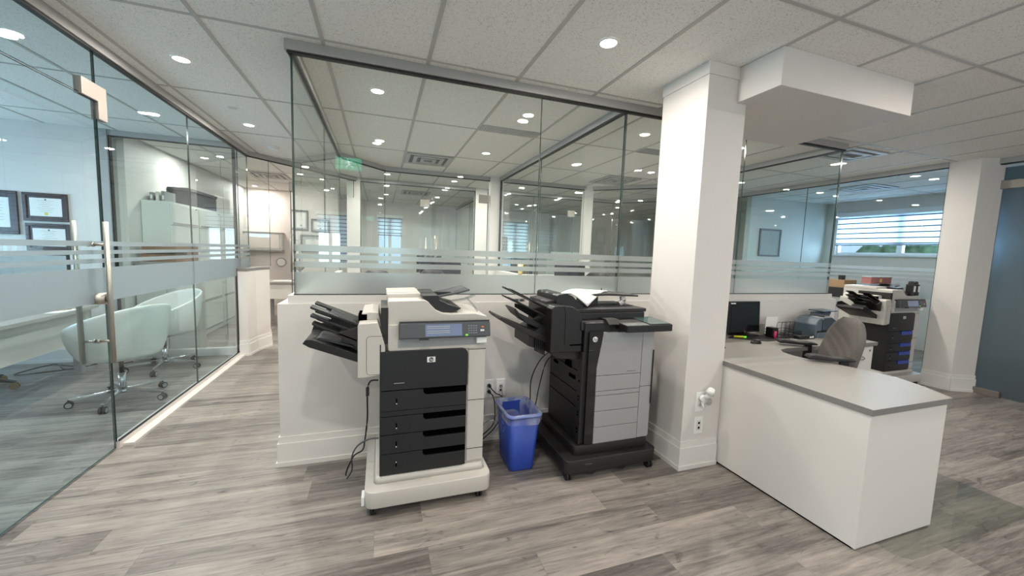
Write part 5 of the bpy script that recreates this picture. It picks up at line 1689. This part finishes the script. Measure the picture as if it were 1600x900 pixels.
r = thing('wall_knob', 'small round grey-rimmed wall fitting below the hung cabinet', 'knob', (-2.13, 9.9, .95))  # round knob-like fitting on the far wall
MB().cyl((-2.13, 9.90, 1.0), (-2.13, 9.87, 1.0), .10, n=28).build('case', 'psil', r)
MB().cyl((-2.13, 9.87, 1.0), (-2.13, 9.865, 1.0), .08, n=28, smooth=False).build('face', 'white', r)

# ------------------------------------------------------------------ inside the inner and rear offices
for x, y, rot, lab in ((-.10, 3.75, 70, 'black high-backed chair blurred behind the frosted band left of the glass joint'),
                       (.62, 4.3, 110, 'black office chair deeper in the left inner office'),
                       (3.92, 3.35, 95, 'black chair whose rounded back shows dark through the frosted band over the reception desk'),
                       (2.70, 4.4, 60, 'black office chair deeper in the right inner office')):
    c = copy_thing(bpy.data.objects['office_chair'], (x, y, 0), lab, rotz=radians(rot))
    c.scale = (1.0, 1.0, 1.18)
    c.name = 'task_chair'
    def blacken(o_):
        for ch in o_.children:
            if ch.name.startswith(('seat', 'backrest')) and ch.data.materials[0] == M['fabric']:
                ch.data = ch.data.copy(); ch.data.materials[0] = M['pblk2']
            blacken(ch)
    blacken(c)
for x0, x1, y0, y1, lab in ((-.3, 1.5, 4.9, 5.45, 'grey-topped desk inside the left inner office'), (2.2, 3.4, 5.3, 5.95, 'grey-topped desk inside the right inner office'),
                            (.1, 1.5, 8.3, 9.0, 'grey-topped desk in the rear office'), (2.3, 3.7, 8.1, 8.8, 'grey-topped desk in the rear right office'),
                            (6.9, 8.2, 4.3, 5.0, 'grey-topped desk inside the right office')):
    r = thing('writing_desk', lab, 'desk', ((x0 + x1) / 2, (y0 + y1) / 2, 0), 'desks in the glass offices')
    MB().box(x0, x1, y0, y1, .715, .745).build('desktop', 'lamgrey', r)
    MB().box(x0 + .03, x0 + .05, y0 + .03, y1 - .03, 0, .715).build('side_panel', 'lamwhite', r)
    MB().box(x1 - .05, x1 - .03, y0 + .03, y1 - .03, 0, .715).build('side_panel', 'lamwhite', r)
    MB().box(x0 + .05, x1 - .05, y1 - .07, y1 - .05, .25, .715).build('modesty_panel', 'lamwhite', r)
for x, y, lab in ((.75, 5.15, 'black monitor on the desk in the left inner office'), (2.9, 5.6, 'black monitor on the desk in the right inner office'), (1.0, 8.6, 'black monitor in the rear office'), (3.1, 8.4, 'black monitor in the rear right office')):
    r = thing('monitor', lab, 'monitor', (x, y, .745))
    MB().box(x - .27, x + .27, y - .02, y + .01, .90, 1.27).build('case', 'pblk', r, bevel=.004)
    MB().box(x - .26, x + .26, y - .024, y - .019, .915, 1.255).build('display', 'lcdoff', r)
    MB().rbox(x - .12, x + .12, y - .08, y + .10, .745, .757, .03).box(x - .03, x + .03, y + .012, y + .03, .75, 1.0).build('stand', 'pblk', r)
r = thing('storage_cabinet', 'white waist-high cabinet in the rear corridor office carrying boxes', 'cabinet', (4.4, 8.2, 0))
MB().box(3.75, 5.0, 7.95, 8.45, 0, 1.30).build('body', 'steelcab', r, bevel=.003)
for x0 in (3.77, 4.39): MB().box(x0, x0 + .59, 7.935, 7.95, .05, 1.27).build('door', 'lamwhite', r, bevel=.002)
r = thing('white_carton', 'long white carton on top of the rear white cabinet', 'box', (4.1, 8.2, 1.301))
MB().box(3.80, 4.45, 8.0, 8.35, 1.301, 1.45).build('carton', 'paper', r, bevel=.003)
MB().box(4.05, 4.15, 7.997, 8.0, 1.33, 1.36).build('label', 'inkg', r)
r = thing('orange_carton', 'small orange box beside the white carton on the rear cabinet', 'box', (4.6, 8.2, 1.301))
MB().box(4.50, 4.75, 8.0, 8.2, 1.301, 1.38).build('carton', 'cardboard', r, bevel=.002)
MB().box(4.53, 4.60, 7.997, 8.0, 1.32, 1.36).build('label', 'keyo', r)
# round yellow ornament on the low partition between the inner offices
r = thing('round_ornament', 'round yellow ornament on the low wall between the two inner offices', 'ornament', (1.80, 4.93, 1.101))
MB().cyl((1.800, 4.93, 1.101), (1.800, 4.93, 1.112), .03, n=20).build('stand', 'brass', r)
MB().cyl((1.790, 4.93, 1.205), (1.808, 4.93, 1.205), .095, n=32).build('disc', 'gold', r, bevel=.003)
MB().cyl((1.786, 4.93, 1.205), (1.790, 4.93, 1.205), .055, n=28, smooth=False).build('inner_ring', 'paper', r)
